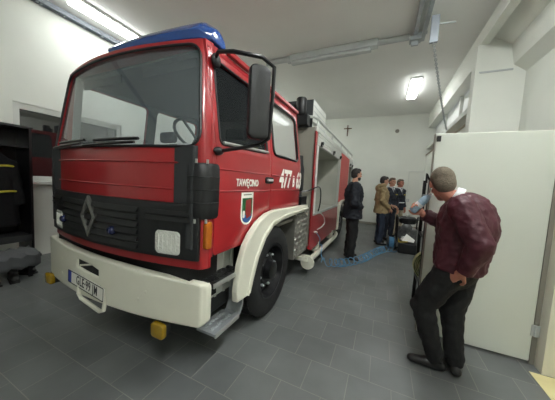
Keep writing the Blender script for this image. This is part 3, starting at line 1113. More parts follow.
# corner fairings and indicators
def corner(sgn):
    bm = new_bm()
    path = []
    for i in range(5):
        path.append(('f', XC + sgn * (HW - 0.115 + 0.04 * i / 4)))
    pts = [(p[1], front(p[1], 1.4, 0).y) for p in path]
    cx, cy = XC + sgn * (HW - 0.075), front(XC + sgn * (HW - 0.075), 1.4).y + 0.075
    for i in range(1, 7):
        a = PI / 2 * i / 6
        pts.append((cx + sgn * 0.075 * math.sin(a), cy - 0.075 * math.cos(a)))
    pts.append((XC + sgn * HW, 1.335))
    offs = []
    for i, p in enumerate(pts):
        a, b = V(pts[max(0, i - 1)]), V(pts[min(len(pts) - 1, i + 1)])
        t = (b - a).normalized()
        nn = V((t.y, -t.x)) * sgn
        offs.append(nn)
    zs = [1.215, 1.235, 1.30, 1.40, 1.50, 1.585, 1.605]
    os_ = [0.012, 0.026, 0.03, 0.03, 0.03, 0.026, 0.012]
    R = []
    for z, o in zip(zs, os_):
        R.append([bm.verts.new((p[0] + nn.x * o, p[1] + nn.y * o, z)) for p, nn in zip(pts, offs)])
    Rb = [[bm.verts.new((p[0] + nn.x * 0.002, p[1] + nn.y * 0.002, z)) for p, nn in zip(pts, offs)] for z in zs]
    n = len(pts)
    for j in range(len(zs) - 1):
        for i in range(n - 1):
            bm.faces.new((R[j][i], R[j][i + 1], R[j + 1][i + 1], R[j + 1][i]))
            bm.faces.new((Rb[j][i], Rb[j + 1][i], Rb[j + 1][i + 1], Rb[j][i + 1]))
        for i in (0, n - 1):
            bm.faces.new((R[j][i], R[j + 1][i], Rb[j + 1][i], Rb[j][i]))
    for j in (0, len(zs) - 1):
        for i in range(n - 1):
            bm.faces.new((R[j][i], R[j][i + 1], Rb[j][i + 1], Rb[j][i]))
    o = obj('corner_fairing', bm, M['black'], T, smooth=True, angle=40)
    bm = new_bm()
    for z in (1.33, 1.42, 1.51):
        tube(bm, [(p[0] + nn.x * 0.0305, p[1] + nn.y * 0.0305, z) for p, nn in zip(pts, offs)], 0.004, 5)
    obj('rib', bm, M['black'], o)
    bm = new_bm()
    for q in (0.5, 0.8):
        i = int(q * (n - 1))
        p, nn = pts[i], offs[i]
        for z0_ in (1.19, 1.60):
            tube(bm, [(p[0] + nn.x * 0.02, p[1] + nn.y * 0.02, z0_), (p[0] + nn.x * 0.02, p[1] + nn.y * 0.02, z0_ + 0.028)], 0.009, 6)
    obj('fixing', bm, M['alu'], o)
corner(1)
corner(-1)
for sgn in (1, -1):
    x = XC + sgn * (HW - 0.005)
    bm = plate(rrect(1.238, 1.01, 1.282, 1.19, 0.012), (), 0.035, 0.01, fn=lambda y, z, d: (x + sgn * (0.006 + d), y, z))
    obj('indicator', bm, M['amber'], T, smooth=True)

# blue light bar on the roof
bm = new_bm()
xa, xb = -2.18, -1.19
R = []
N = 12
for i in range(N + 1):
    t = i / N
    x = xa + (xb - xa) * t
    yf = front(x, 2.48).y + 0.03
    endr = 1.0
    if t > 0.93:
        endr = 1 - 0.35 * ((t - 0.93) / 0.07) ** 2
    hk = 0.75 + 0.45 * t
    prof = [(0, 0), (-0.015, 0.05), (0.02, 0.10), (0.07, 0.125), (0.14, 0.115), (0.21, 0.07), (0.235, 0.0)]
    R.append([bm.verts.new((x, yf + 0.11 + (p[0] - 0.11) * endr + (0.0), 2.49 + p[1] * hk * endr)) for p in prof])
for i in range(N):
    for k in range(6):
        bm.faces.new((R[i][k], R[i][k + 1], R[i + 1][k + 1], R[i + 1][k]))
    bm.faces.new((R[i][0], R[i + 1][0], R[i + 1][6], R[i][6]))
bm.faces.new(R[0])
bm.faces.new(R[-1])
lb = obj('light_bar', bm, M['blue'], T, smooth=True, angle=60, bevel=0.008)
bm = new_bm()
for x in (-2.05, -1.6, -1.25):
    y = front(x, 2.48).y
    lathe(bm, [(0, 0.05), (0.06, 0.045)], (x, y + 0.1, 2.50), (0, 0, 1), 14)
obj('beacon_core', bm, M['chrome'], lb, smooth=True)

# lettering and crest on the door
def sideframe(y, z):
    return frame44(side(y, z, 0.0035), (0, 1, 0), (0, 0, 1))
bm = text_bm('TAW\u0118CINO', 0.084, sideframe(1.765, 1.478), 0.0015, 0.80, bold=0.003)
obj('place_name', bm, M['text'], door)
def numtext(s, y, z, size, sx, bold):
    return text_bm(s, size, sideframe(y, z), 0.0015, sx, shear=0.12, bold=bold)
bm = numtext('477', 2.62, 1.535, 0.30, 0.80, 0.010)
b2 = numtext('63', 3.10, 1.525, 0.30, 0.66, 0.010)
b3 = numtext('B', 2.90, 1.515, 0.20, 0.62, 0.007)
for bb in (b2, b3):
    me_ = bpy.data.meshes.new('t')
    bb.to_mesh(me_)
    bb.free()
    bm.from_mesh(me_)
    bpy.data.meshes.remove(me_)
obj('fleet_number', bm, M['text'], T)
def shield(sc, dz):
    pts = [(-0.10, 0.145), (0.10, 0.145), (0.10, -0.06)] + [(0.10 * math.cos(a), -0.06 - 0.085 * math.sin(a)) for a in [PI * k / 10 for k in range(1, 10)]] + [(-0.10, -0.06)]
    return [(1.765 + p[0] * sc, 1.25 + p[1] * sc) for p in pts]
def spl(poly, off, m, name, parent):
    bm = plate(poly, (), 0.002, 0.0004, fn=lambda y, z, d: side(y, z, off + d))
    return obj(name, bm, m, parent)
crest = spl(shield(1.0, 0), 0.003, M['text'], 'crest', door)
spl([(1.683, 1.345), (1.847, 1.345), (1.847, 1.195), (1.683, 1.195)], 0.0045, M['green'], 'green_field', crest)
bot = [(1.683, 1.195), (1.847, 1.195)] + [(1.765 + 0.082 * math.cos(a), 1.19 - 0.068 * math.sin(a)) for a in [PI * k / 10 for k in range(1, 10)]]
spl(bot, 0.0045, M['sblue'], 'blue_field', crest)
spl([(1.735, 1.325), (1.825, 1.335), (1.83, 1.18), (1.755, 1.16), (1.735, 1.22)], 0.006, M['sred'], 'red_figure', crest)
spl(rrect(1.69, 1.17, 1.725, 1.235, 0.015), 0.006, M['text'], 'white_figure', crest)
spl([(1.70, 1.372), (1.83, 1.372), (1.83, 1.378), (1.70, 1.378)], 0.0045, M['ptext'], 'crest_lettering', crest)

# wing mirror
bm = new_bm()
tube(bm, [(-1.17, 1.36, 2.35), (-1.10, 1.31, 2.37), (-0.95, 1.28, 2.33), (-0.78, 1.36, 2.305), (-0.73, 1.44, 2.27), (-0.735, 1.45, 2.1), (-0.75, 1.45, 1.80), (-0.80, 1.42, 1.755)], 0.014, 8)
tube(bm, [(-0.80, 1.42, 1.755), (-0.95, 1.36, 1.72), (-1.10, 1.345, 1.70)], 0.013, 8)
ma = obj('mirror_arm', bm, M['blackm'], T, smooth=True)
bm = new_bm()
ell(bm, (-1.16, 1.36, 2.345), (0.03, 0.045, 0.05), seg=12)
ell(bm, (-1.09, 1.335, 1.70), (0.03, 0.05, 0.03), seg=12)
obj('mirror_mount', bm, M['black'], ma, smooth=True)
mdir = V((0.42, 0.91, 0)).normalized()      # across the housing
mc = V((-0.80, 1.375, 2.02))
mm_ = frame44(mc, (0.62, 0.78, 0), (0, 0, 1))
bm = plate(rrect(-0.060, -0.225, 0.060, 0.225, 0.028), (), 0.055, 0.014, fn=lambda x, y, z: mm_ @ V((x, y, z)))
mh = obj('mirror_housing', bm, M['black'], T, smooth=True, angle=60)
bm = plate(rrect(-0.048, -0.21, 0.048, 0.21, 0.025), (), 0.006, 0.001, fn=lambda x, y, z: mm_ @ V((x, y, z - 0.029)))
obj('mirror_glass', bm, M['chrome'], mh)

# steps behind the bumper
bm = new_bm()
box(bm, (-1.30, 1.27, 0.50), (-1.235, 1.78, 0.96))
box(bm, (-1.235, 1.27, 0.72), (-1.215, 1.30, 0.96))
for y in (1.40, 1.52, 1.64, 1.75):
    box(bm, (-1.236, y - 0.014, 0.50), (-1.222, y + 0.014, 0.95))
st = obj('step_well', bm, M['whitem'], T, bevel=0.004)
for (z, y0_, y1_, x0_, x1_, m_) in ((0.72, 1.31, 1.70, -1.25, -1.075, 'blackm'), (0.30, 1.36, 1.68, -1.27, -1.085, 'steel')):
    bm = new_bm()
    box(bm, (x0_, y0_, z - 0.02), (x1_, y1_, z))
    for i in range(6):
        for j in range(2):
            yy = y0_ + 0.05 + i * (y1_ - y0_ - 0.1) / 5
            xx = x0_ + 0.05 + j * 0.07
            lathe(bm, [(0, 0.02), (0.006, 0.017), (0.006, 0.011), (0.0, 0.009)], (xx, yy, z), (0, 0, 1), 10, caps=False)
    s_ = obj('step', bm, M[m_], T)
    bm = new_bm()
    box(bm, (x1_ - 0.005, y0_, z - 0.03), (x1_ + 0.008, y1_, z + 0.006))
    obj('step_edge', bm, M['alu'], s_, bevel=0.003)
bm = new_bm()
prism(bm, [(1.66, 0.27), (1.72, 0.29), (1.76, 0.36), (1.76, 0.60), (1.74, 0.60), (1.735, 0.38), (1.70, 0.31), (1.66, 0.295)], lambda p: (-1.24, p[0], p[1]), lambda p: (-1.09, p[0], p[1]))
obj('step_bracket', bm, M['steel'], T)
bm = new_bm()
box(bm, (-1.55, 1.33, 0.36), (-1.24, 1.70, 0.66))
obj('battery_tray', bm, M['black'], T, bevel=0.01)

# mudguard
fo = [(1.571, 0.47), (1.56, 0.563), (1.597, 0.779), (1.669, 0.939), (1.751, 1.026), (1.885, 1.119), (2.06, 1.181), (2.245, 1.201), (3.028, 1.191), (3.409, 1.181)]
fi = [(3.43, 1.088), (3.028, 1.083), (2.472, 1.062), (2.225, 1.026), (2.06, 0.928), (1.926, 0.769), (1.833, 0.573), (1.792, 0.46)]
bm = new_bm()
prism(bm, fo + fi, lambda p: (-1.09, p[0], p[1]), lambda p: (-1.03, p[0], p[1]))
mg = obj('mudguard', bm, M['white'], T, bevel=0.012)
bm = new_bm()
lip = [(1.73, 0.47), (1.772, 0.604), (1.854, 0.789), (1.998, 0.97), (2.194, 1.073), (2.472, 1.109), (3.028, 1.124), (3.42, 1.129)]
tube(bm, [(-1.028, p[0], p[1]) for p in lip], 0.014, 6)
obj('lip', bm, M['white'], mg, smooth=True)

# wheels
def wheel(xo, yc, zc, R, sgn, name_parent=T):
    ax = (sgn, 0, 0)
    o = (xo - sgn * 0.28, yc, zc)
    bm = new_bm()
    lathe(bm, [(0.0, R * 0.60), (0.01, R * 0.85), (0.03, R * 0.96), (0.06, R), (0.22, R), (0.25, R * 0.965), (0.272, R * 0.88), (0.28, R * 0.75), (0.268, R * 0.62), (0.24, R * 0.58)], o, ax, 48, caps=False)
    for k in range(48):
        a = 2 * PI * k / 48
        c = V((o[0] + sgn * 0.14, yc + math.cos(a) * R * 0.992, zc + math.sin(a) * R * 0.992))
        box(bm, c - V((0.085, 0.006, 0.02)), c + V((0.085, 0.006, 0.02)), rot=Euler((a, 0, 0)).to_matrix())
    w = obj('wheel', bm, M['rubber'], name_parent, smooth=True, angle=40)
    bm = new_bm()
    lathe(bm, [(0.06, R * 0.585), (0.235, R * 0.60), (0.262, R * 0.60), (0.262, R * 0.565), (0.20, R * 0.54), (0.15, R * 0.50), (0.165, R * 0.36), (0.20, R * 0.30), (0.20, R * 0.22), (0.27, R * 0.20), (0.285, R * 0.12), (0.285, 0.002)], o, ax, 40, caps=False)
    r = obj('rim', bm, M['blackm'], w, smooth=True, angle=30)
    bm = new_bm()
    for k in range(8):
        a = 2 * PI * k / 8 + 0.2
        c = V((o[0], yc + math.cos(a) * R * 0.36, zc + math.sin(a) * R * 0.36))
        lathe(bm, [(0.16, 0.017), (0.205, 0.017), (0.215, 0.010)], c, ax, 6)
    obj('wheel_nuts', bm, M['steel'], w)
    bm = new_bm()
    for k in range(8):
        a = 2 * PI * (k + 0.5) / 8
        c = V((o[0], yc + math.cos(a) * R * 0.45, zc + math.sin(a) * R * 0.45))
        lathe(bm, [(0.14, 0.03), (0.165, 0.03)], c, ax, 10)
    obj('rim_holes', bm, M['dark'], w)
wheel(-1.045, 2.31, 0.50, 0.50, 1)
wheel(-3.16, 2.26, 0.50, 0.50, -1)
wheel(-1.07, 6.95, 0.50, 0.50, 1)
wheel(-3.13, 6.95, 0.50, 0.50, -1)
bm = new_bm()
tube(bm, [(-2.9, 2.26, 0.5), (-1.3, 2.26, 0.5)], 0.06, 10)
tube(bm, [(-2.9, 6.95, 0.5), (-1.3, 6.95, 0.5)], 0.09, 10)
box(bm, (-2.75, 1.4, 0.62), (-2.6, 8.5, 0.80))
box(bm, (-1.60, 1.4, 0.62), (-1.45, 8.5, 0.80))
box(bm, (-2.6, 1.4, 0.5), (-1.6, 3.4, 1.0))
obj('chassis', bm, M['dark'], T)
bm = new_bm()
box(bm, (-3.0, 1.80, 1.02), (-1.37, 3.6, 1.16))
obj('wheel_arch_lining', bm, M['dark'], T)

# tread plate box, intake and filler behind the cab
bm = new_bm()
box(bm, (-1.55, 3.05, 0.40), (-1.09, 3.66, 1.06))
for i in range(7):
    for j in range(8):
        c = V((-1.09, 3.10 + i * 0.085, 0.45 + j * 0.08))
        ell(bm, c, (0.012, 0.042, 0.016), rot=Euler((PI / 4 if (i + j) % 2 else -PI / 4, 0, 0)).to_matrix(), seg=6)
obj('tread_plate_box', bm, M['diamond'], T)
bm = new_bm()
lathe(bm, [(0, 0.07), (0.02, 0.09), (0.34, 0.09), (0.42, 0.07), (0.55, 0.06)], (-1.22, 3.42, 1.38), (0, 0, 1), 16)
tube(bm, [(-1.22, 3.42, 1.42), (-1.20, 3.42, 1.30), (-1.16, 3.42, 1.22)], 0.06, 10)
box(bm, (-1.3, 3.30, 1.14), (-1.10, 3.55, 1.30))
obj('air_intake', bm, M['black'], T, smooth=True, angle=40)

# ------------------------------------------------------------------ equipment body
BX, BL, BY0, BY1, BZ = -1.05, -3.15, 3.70, 8.75, 2.43
bm = new_bm()
box(bm, (BL, BY0, 0.45), (BX - 0.01, BY0 + 0.04, BZ))          # front wall
box(bm, (BL, BY0 + 0.04, BZ - 0.05), (BX - 0.02, BY1, BZ))      # roof
box(bm, (BL, BY0 + 0.04, 0.45), (BL + 0.04, BY1, BZ - 0.05))    # far flank
box(bm, (BL + 0.04, BY1 - 0.04, 0.45), (BX - 0.02, BY1, BZ - 0.05))
box(bm, (BL + 0.04, BY0 + 0.04, 0.85), (BX - 0.03, BY1 - 0.04, 0.95))
body = obj('equipment_body', bm, M['grey'], T, bevel=0.004)
bm = new_bm()
box(bm, (-1.70, 4.02, 0.96), (-1.66, 6.05, 2.16))
box(bm, (-1.70, 3.98, 0.96), (-1.09, 4.02, 2.16))
box(bm, (-1.70, 6.05, 0.96), (-1.09, 6.09, 2.16))
box(bm, (-1.70, 4.02, 0.955), (-1.075, 6.05, 0.975))
box(bm, (-1.70, 4.02, 2.16), (-1.09, 6.05, 2.18))
obj('compartment', bm, M['compart'], T)
bm = new_bm()
lathe(bm, [(0, 0.24), (0.04, 0.24), (0.04, 0.10), (0.28, 0.10), (0.28, 0.24), (0.32, 0.24)], (-1.62, 4.30, 1.62), (1, 0, 0), 24)
reel = obj('hose_reel', bm, M['blackm'], T, smooth=True, angle=40)
bm = new_bm()
for k in range(5):
    x = -1.56 + k * 0.05
    tube(bm, [(x, 4.30 + 0.17 * math.cos(2 * PI * q / 20), 1.62 + 0.17 * math.sin(2 * PI * q / 20)) for q in range(20)], 0.026, 6, closed=True)
obj('hose', bm, M['rubber'], reel, smooth=True)
bm = new_bm()
box(bm, (BX - 0.035, BY0, 0.40), (BX, BY0 + 0.10, BZ))
obj('red_post', bm, M['red'], T, bevel=0.005)
bm = new_bm()
box(bm, (BX - 0.05, BY0 + 0.10, 0.98), (BX - 0.005, BY0 + 0.24, 2.16))
obj('white_post', bm, M['whitem'], T, bevel=0.005)
bm = new_bm()
box(bm, (BX - 0.035, BY0 + 0.10, 0.36), (BX, 6.18, 0.965))
obj('lower_panel', bm, M['red'], T, bevel=0.006)
bm = new_bm()
box(bm, (BX - 0.05, BY0 + 0.10, 0.965), (BX + 0.015, 6.18, 0.995))
obj('sill_rail', bm, M['alu'], T)
def shutter(y0_, y1_, z0_, z1_, m_, name):
    bm = new_bm()
    n = max(2, int((z1_ - z0_) / 0.045))
    pr = []
    for i in range(n):
        za, zb = z0_ + (z1_ - z0_) * i / n, z0_ + (z1_ - z0_) * (i + 1) / n
        pr += [(BX - 0.012, za), (BX + 0.002, za + 0.006), (BX + 0.002, zb - 0.006), (BX - 0.012, zb)]
    pr += [(BX - 0.04, z1_), (BX - 0.04, z0_)]
    prism(bm, pr, lambda p: (p[0], y0_, p[1]), lambda p: (p[0], y1_, p[1]))
    return obj(name, bm, m_, T)
s1 = shutter(3.84, 6.08, 2.16, 2.36, M['whitem'], 'rolled_shutter')
s2 = shutter(6.22, 7.72, 1.06, 2.36, M['redroll'], 'red_shutter')
s3 = shutter(7.82, 8.70, 2.16, 2.36, M['whitem'], 'rolled_shutter')
for par, ys in ((s1, (4.05, 5.15)), (s1, (6.0,)), (s3, (7.95, 8.5))):
    for y in ys:
        bm = new_bm()
        box(bm, (BX - 0.005, y - 0.05, 2.165), (BX + 0.03, y + 0.05, 2.20))
        lathe(bm, [(0, 0.028), (0.045, 0.028)], (BX, y, 2.22), (1, 0, 0), 12)
        obj('shutter_catch', bm, M['blackm'], par, bevel=0.004)
for y in (6.12, 7.74, 8.70):
    bm = new_bm()
    box(bm, (BX - 0.05, y, 0.98), (BX, y + 0.08, 2.36))
    obj('body_post', bm, M['alu'], T, bevel=0.004)
bm = new_bm()
box(bm, (BX - 0.04, BY0, 2.36), (BX + 0.012, BY1, 2.44))
obj('roof_edge', bm, M['whitem'], T, bevel=0.008)
bm = new_bm()
box(bm, (-1.60, 7.84, 1.0), (-1.56, 8.68, 2.16))
box(bm, (BX - 0.05, 7.82, 0.98), (BX - 0.01, 8.70, 1.0))
obj('rear_compartment', bm, M['compart'], T)
# rear mudguard
bm = new_bm()
ro = [(6.20, 0.32), (6.22, 0.62), (6.34, 0.98), (6.50, 1.09), (7.75, 1.10), (7.9, 1.02)]
ri = [(7.85, 0.95), (7.45, 1.02), (6.95, 1.06), (6.58, 0.98), (6.40, 0.78), (6.34, 0.32)]
prism(bm, ro + ri, lambda p: (BX - 0.3, p[0], p[1]), lambda p: (BX + 0.03, p[0], p[1]))
obj('rear_mudguard', bm, M['white'], T, bevel=0.01)
bm = new_bm()
box(bm, (BX - 0.035, 7.75, 0.45), (BX, BY1, 0.98))
obj('rear_panel', bm, M['red'], T, bevel=0.005)
# cream tube under the sill with a flanged end
bm = new_bm()
tube(bm, [(-1.02, 3.62, 0.235), (-1.02, 5.9, 0.20), (-1.04, 6.2, 0.21), (-1.12, 6.35, 0.24)], 0.048, 12)
sp = obj('sill_tube', bm, M['white'], T, smooth=True)
bm = new_bm()
lathe(bm, [(0, 0.11), (0.03, 0.115), (0.035, 0.06), (0.2, 0.055)], (-1.01, 3.50, 0.24), (0, 1, 0), 20)
box(bm, (-1.2, 3.46, 0.27), (-1.0, 3.62, 0.33))
obj('flange', bm, M['white'], sp, smooth=True, angle=40)
bm = new_bm()
for y in (4.3, 5.6):
    box(bm, (-1.16, y, 0.20), (-1.03, y + 0.05, 0.40))
obj('tube_bracket', bm, M['white'], sp)
# roof gear
bm = new_bm()
rail_pts = [(-2.9, 3.72, 2.60), (-1.22, 3.70, 2.60), (-1.12, 3.74, 2.60), (-1.09, 3.86, 2.60), (-1.09, 8.6, 2.60)]
tube(bm, rail_pts, 0.022, 8)
for y in (3.9, 5.1, 6.3, 7.5, 8.55):
    tube(bm, [(-1.09, y, 2.42), (-1.09, y, 2.60)], 0.016, 6)
for x in (-1.5, -2.2, -2.85):
    tube(bm, [(x, 3.715, 2.42), (x, 3.715, 2.60)], 0.016, 6)
obj('roof_rail', bm, M['alu'], T, smooth=True)
bm = new_bm()
box(bm, (-1.62, 3.85, 2.46), (-1.17, 4.75, 2.93))
rb = obj('roof_locker', bm, M['whitem'], T, bevel=0.012)
bm = new_bm()
for z in (2.55, 2.64, 2.73, 2.82):
    box(bm, (-1.171, 3.87, z), (-1.164, 4.73, z + 0.012))
obj('groove', bm, M['lgrey'], rb)
bm = new_bm()
box(bm, (-1.63, 3.835, 2.45), (-1.175, 3.85, 2.92))
obj('end_panel', bm, M['interior'], rb)
bm = new_bm()
lathe(bm, [(0, 0.07), (0.02, 0.085), (0.25, 0.085), (0.27, 0.07)], (-1.30, 3.60, 2.60), (0, 0, 1), 16)
lathe(bm, [(0, 0.05), (0.02, 0.065), (0.2, 0.065), (0.22, 0.05)], (-1.46, 3.62, 2.56), (0, 0, 1), 16)
box(bm, (-1.6, 3.55, 2.44), (-1.17, 3.69, 2.60))
obj('searchlight', bm, M['black'], T, smooth=True, angle=40)
bm = new_bm()
for x in (-1.9, -2.2):
    box(bm, (x, 3.9, 2.60), (x + 0.05, 8.6, 2.66))
for i in range(14):
    box(bm, (-2.15, 4.0 + i * 0.33, 2.615), (-1.9, 4.03 + i * 0.33, 2.645))
for y in (4.2, 6.2, 8.2):
    box(bm, (-2.2, y, 2.43), (-1.85, y + 0.05, 2.60))
obj('roof_ladder', bm, M['alu'], T)

# ------------------------------------------------------------------ hoses on the floor
def catmull(pts, n=10):
    pts = [V(p) for p in pts]
    out = []
    for i in range(len(pts) - 1):
        p0, p1, p2, p3 = pts[max(0, i - 1)], pts[i], pts[i + 1], pts[min(len(pts) - 1, i + 2)]
        for k in range(n):
            t = k / n
            out.append(0.5 * ((2 * p1) + (p2 - p0) * t + (2 * p0 - 5 * p1 + 4 * p2 - p3) * t * t + (3 * p1 - p0 - 3 * p2 + p3) * t ** 3))
    out.append(pts[-1])
    return out

def coil(path, R, pitch, r, zc):
    """coil resting on the floor along a path"""
    P = catmull(path, 24)
    pts = []
    s = 0.0
    ph = 0.0
    rnd = random.Random(3)
    last = P[0]
    seg = 12
    acc = 0.0
    dist = [0.0]
    for a, b in zip(P, P[1:]):
        dist.append(dist[-1] + (b - a).length)
    L = dist[-1]
    turns = int(L / pitch)
    N = turns * seg
    j = 0
    for i in range(N + 1):
        s = L * i / N
        s += 0.062 * math.sin(s * 8.0) + 0.016 * math.sin(s * 23.0)
        s = min(max(s, 0), L - 1e-6)
        while j < len(dist) - 2 and dist[j + 1] < s:
            j += 1
        while j > 0 and dist[j] > s:
            j -= 1
        t = (s - dist[j]) / max(1e-9, dist[j + 1] - dist[j])
        p = P[j].lerp(P[j + 1], t)
        d = (P[j + 1] - P[j]).normalized()
        lat = d.cross(V((0, 0, 1))).normalized()
        a = 2 * PI * i / seg
        pts.append(p + lat * (R * math.cos(a)) + V((0, 0, 1)) * (R * math.sin(a) + R + r) + d * (0.03 * math.cos(a)))
    bm = new_bm()
    tube(bm, pts, r, 5)
    return bm
bm = coil([(-0.95, 4.18, 0), (-0.80, 4.18, 0), (-0.60, 4.30, 0), (-0.40, 4.55, 0), (-0.22, 4.90, 0), (-0.08, 5.35, 0), (0.08, 5.75, 0), (0.24, 5.98, 0), (0.36, 6.02, 0)], 0.072, 0.105, 0.008, 0)
ch = thing('coiled_air_hose', 'long blue coiled air hose lying across the floor from truck to pump', 'hose', (-0.3, 5, 0))
obj('coil', bm, M['hoseblue'], ch, smooth=True)
bm = new_bm()
tube(bm, catmull([(-0.90, 4.20, 0.1), (-0.94, 4.15, 0.22), (-0.96, 4.25, 0.36), (-1.02, 4.30, 0.36), (-0.99, 4.18, 0.5), (-1.0, 4.0, 0.62), (-1.03, 3.95, 0.66)], 8), 0.010, 6)
obj('straight_end', bm, M['hoseblue'], ch, smooth=True)
bm = new_bm()
lathe(bm, [(0, 0.016), (0.05, 0.016), (0.06, 0.010)], (-1.045, 3.95, 0.66), (1, 0, 0), 10)
obj('coupling', bm, M['alu'], ch)
bm = new_bm()
tube(bm, catmull([(-1.02, 4.0, 1.01), (-1.01, 4.0, 1.0), (-0.99, 4.15, 0.97), (-0.98, 4.35, 0.88), (-0.98, 4.42, 0.76), (-1.0, 4.3, 0.70), (-1.03, 4.1, 0.68)], 8), 0.010, 6)
tag(obj('power_lead', bm, M['hosegrey'], smooth=True), 'pale looped lead hanging from the open truck compartment', 'cable')
bm = new_bm()
tube(bm, catmull([(-1.22, 3.5, 1.36), (-1.08, 3.62, 1.40), (-1.0, 3.85, 1.46), (-0.99, 4.0, 1.38), (-1.0, 4.05, 1.16), (-1.02, 4.02, 1.02)], 8), 0.011, 6)
tag(obj('charging_cable', bm, M['blackm'], smooth=True), 'dark cable looping from behind the cab to the open compartment', 'cable')

# ------------------------------------------------------------------ locker with turnout coats, shelf and boots
lk = thing('coat_locker', 'black open coat locker against the white wall under the window', 'locker', (-5.0, 1.0, 0))
lx0, lx1, ly0, ly1 = -5.22, -4.75, -0.6, 1.61
bm = new_bm()
box(bm, (lx0, ly0, 0.40), (lx0 + 0.02, ly1, 2.08))
obj('back_panel', bm, M['blackm'], lk)
for y in (ly0, 0.5, ly1 - 0.03):
    bm = new_bm()
    box(bm, (lx0 + 0.02, y, 0.0), (lx1, y + 0.03, 2.08))
    obj('side_panel', bm, M['blackm'], lk)
bm = new_bm()
box(bm, (lx0, ly0 - 0.01, 2.08), (lx1 + 0.01, ly1 + 0.01, 2.11))
obj('top_panel', bm, M['blackm'], lk)
bm = new_bm()
box(bm, (lx0 + 0.02, ly0 + 0.03, 1.80), (lx1 - 0.02, 0.5, 1.82))
box(bm, (lx0 + 0.02, 0.53, 1.80), (lx1 - 0.02, ly1 - 0.03, 1.82))
obj('hat_shelf', bm, M['blackm'], lk)
bm = new_bm()
box(bm, (lx0 + 0.02, ly0 + 0.03, 0.43), (lx1, 0.5, 0.52))
box(bm, (lx0 + 0.02, 0.53, 0.43), (lx1, ly1 - 0.03, 0.52))
obj('lower_rail', bm, M['interior'], lk)
bn = thing('locker_bench', 'low black bench in front of the coat locker', 'bench', (-4.5, 0.9, 0))
bm = new_bm()
box(bm, (-4.73, -0.5, 0.27), (-4.36, 1.55, 0.31))
obj('seat', bm, M['blackm'], bn, bevel=0.006)
for y in (-0.4, 1.42):
    for x in (-4.70, -4.42):
        bm = new_bm()
        box(bm, (x, y, 0), (x + 0.04, y + 0.04, 0.27))
        obj('leg', bm, M['blackm'], bn)
bm = new_bm()
vs = []
for i in range(15):
    row = []
    for j in range(9):
        y = 0.85 + 0.68 * i / 14
        t = j / 8
        if t < 0.6:
            p = V((-4.70 + 0.365 * t / 0.6, y, 0.322 + 0.035 * abs(math.sin(i * 1.7 + j * 1.1)) * (1.2 - t)))
        else:
            p = V((-4.335 + 0.02 * math.sin(i * 1.3), y, 0.322 - 0.16 * (t - 0.6) / 0.4 - 0.02 * math.sin(i * 2.1)))
        row.append(bm.verts.new(p))
    vs.append(row)
for i in range(14):
    for j in range(8):
        bm.faces.new((vs[i][j], vs[i][j + 1], vs[i + 1][j + 1], vs[i + 1][j]))
cl = obj('grey_cloth', bm, M['cloth'], smooth=True)
so = cl.modifiers.new('s', 'SOLIDIFY')
so.thickness = 0.012
tag(cl, 'crumpled grey cloth draped over the low black bench', 'cloth')

def make_coat(loc, label):
    t = thing('turnout_coat', label, 'coat', (0, 0, 0), 'firefighter coats in the locker')
    bm = new_bm()
    cap(bm, (0, 0, 0.0), 0.26, (0, 0, 0.85), 0.20, 0.62, (0, 1, 0), flat0=True)
    for s in (-1, 1):
        cap(bm, (0, s * 0.17, 0.88), 0.085, (0.05, s * 0.235, 0.30), 0.07, 1, flat1=True)
    cap(bm, (0, 0, 0.95), 0.09, (0, 0, 1.07), 0.08, 0.8, flat1=True)
    objm('shell', voxel(bm, 0.018, 3), M['coat'], t, smooth=True, angle=180)
    bm = new_bm()
    for z, r in ((0.50, 0.236), (0.86, 0.205)):
        tube(bm, [(r * 0.64 * math.cos(a), r * math.sin(a), z + 0.01 * math.sin(3 * a)) for a in [2 * PI * k / 24 for k in range(24)]], 0.016, 6, closed=True)
    obj('reflective_band', bm, M['reflect'], t, smooth=True)
    bm = new_bm()
    tube(bm, [(0, -0.16, 0.98), (0, 0, 1.08), (0, 0, 1.14)], 0.01, 6)
    obj('hanger', bm, M['alu'], t)
    t.location = loc
    return t
c0 = make_coat((-4.96, 1.28, 0.66), 'black firefighter coat with yellow bands hanging nearest the window')
dup(c0, (-4.96, 0.80, 0.66), 0, 'black firefighter coat with yellow bands hanging in the locker, second from the window')

def make_boot(loc, rz, label):
    t = thing('rubber_boot', label, 'boot', (0, 0, 0), 'black boots under the bench')
    bm = new_bm()
    cap(bm, (-0.05, 0, 0.05), 0.05, (0.14, 0, 0.045), 0.045, 0.9, (0, 1, 0))
    cap(bm, (-0.045, 0, 0.07), 0.05, (-0.05, 0, 0.24), 0.058, 1, (0, 1, 0), flat1=True)
    objm('upper', voxel(bm, 0.012, 3), M['leather'], t, smooth=True, angle=180)
    bm = new_bm()
    box(bm, (-0.1, -0.048, 0), (0.18, 0.048, 0.022))
    obj('sole', bm, M['rubber'], t, bevel=0.015)
    bm = new_bm()
    tube(bm, [(-0.05 + 0.06 * math.cos(a), 0.06 * math.sin(a), 0.235) for a in [2 * PI * k / 16 for k in range(16)]], 0.008, 5, closed=True)
    obj('cuff', bm, M['cloth'], t)
    t.location = loc
    t.rotation_euler = (0, 0, rz)
    return t
b0 = make_boot((-4.42, 1.28, 0), -0.2, 'black rubber boot under the bench, nearest to the truck bumper')
dup(b0, (-4.43, 1.08, 0), 0.1, 'black rubber boot under the bench, second from the truck bumper')
dup(b0, (-4.60, 1.42, 0), 0.5, 'black rubber boot pushed back under the bench beneath the grey cloth')

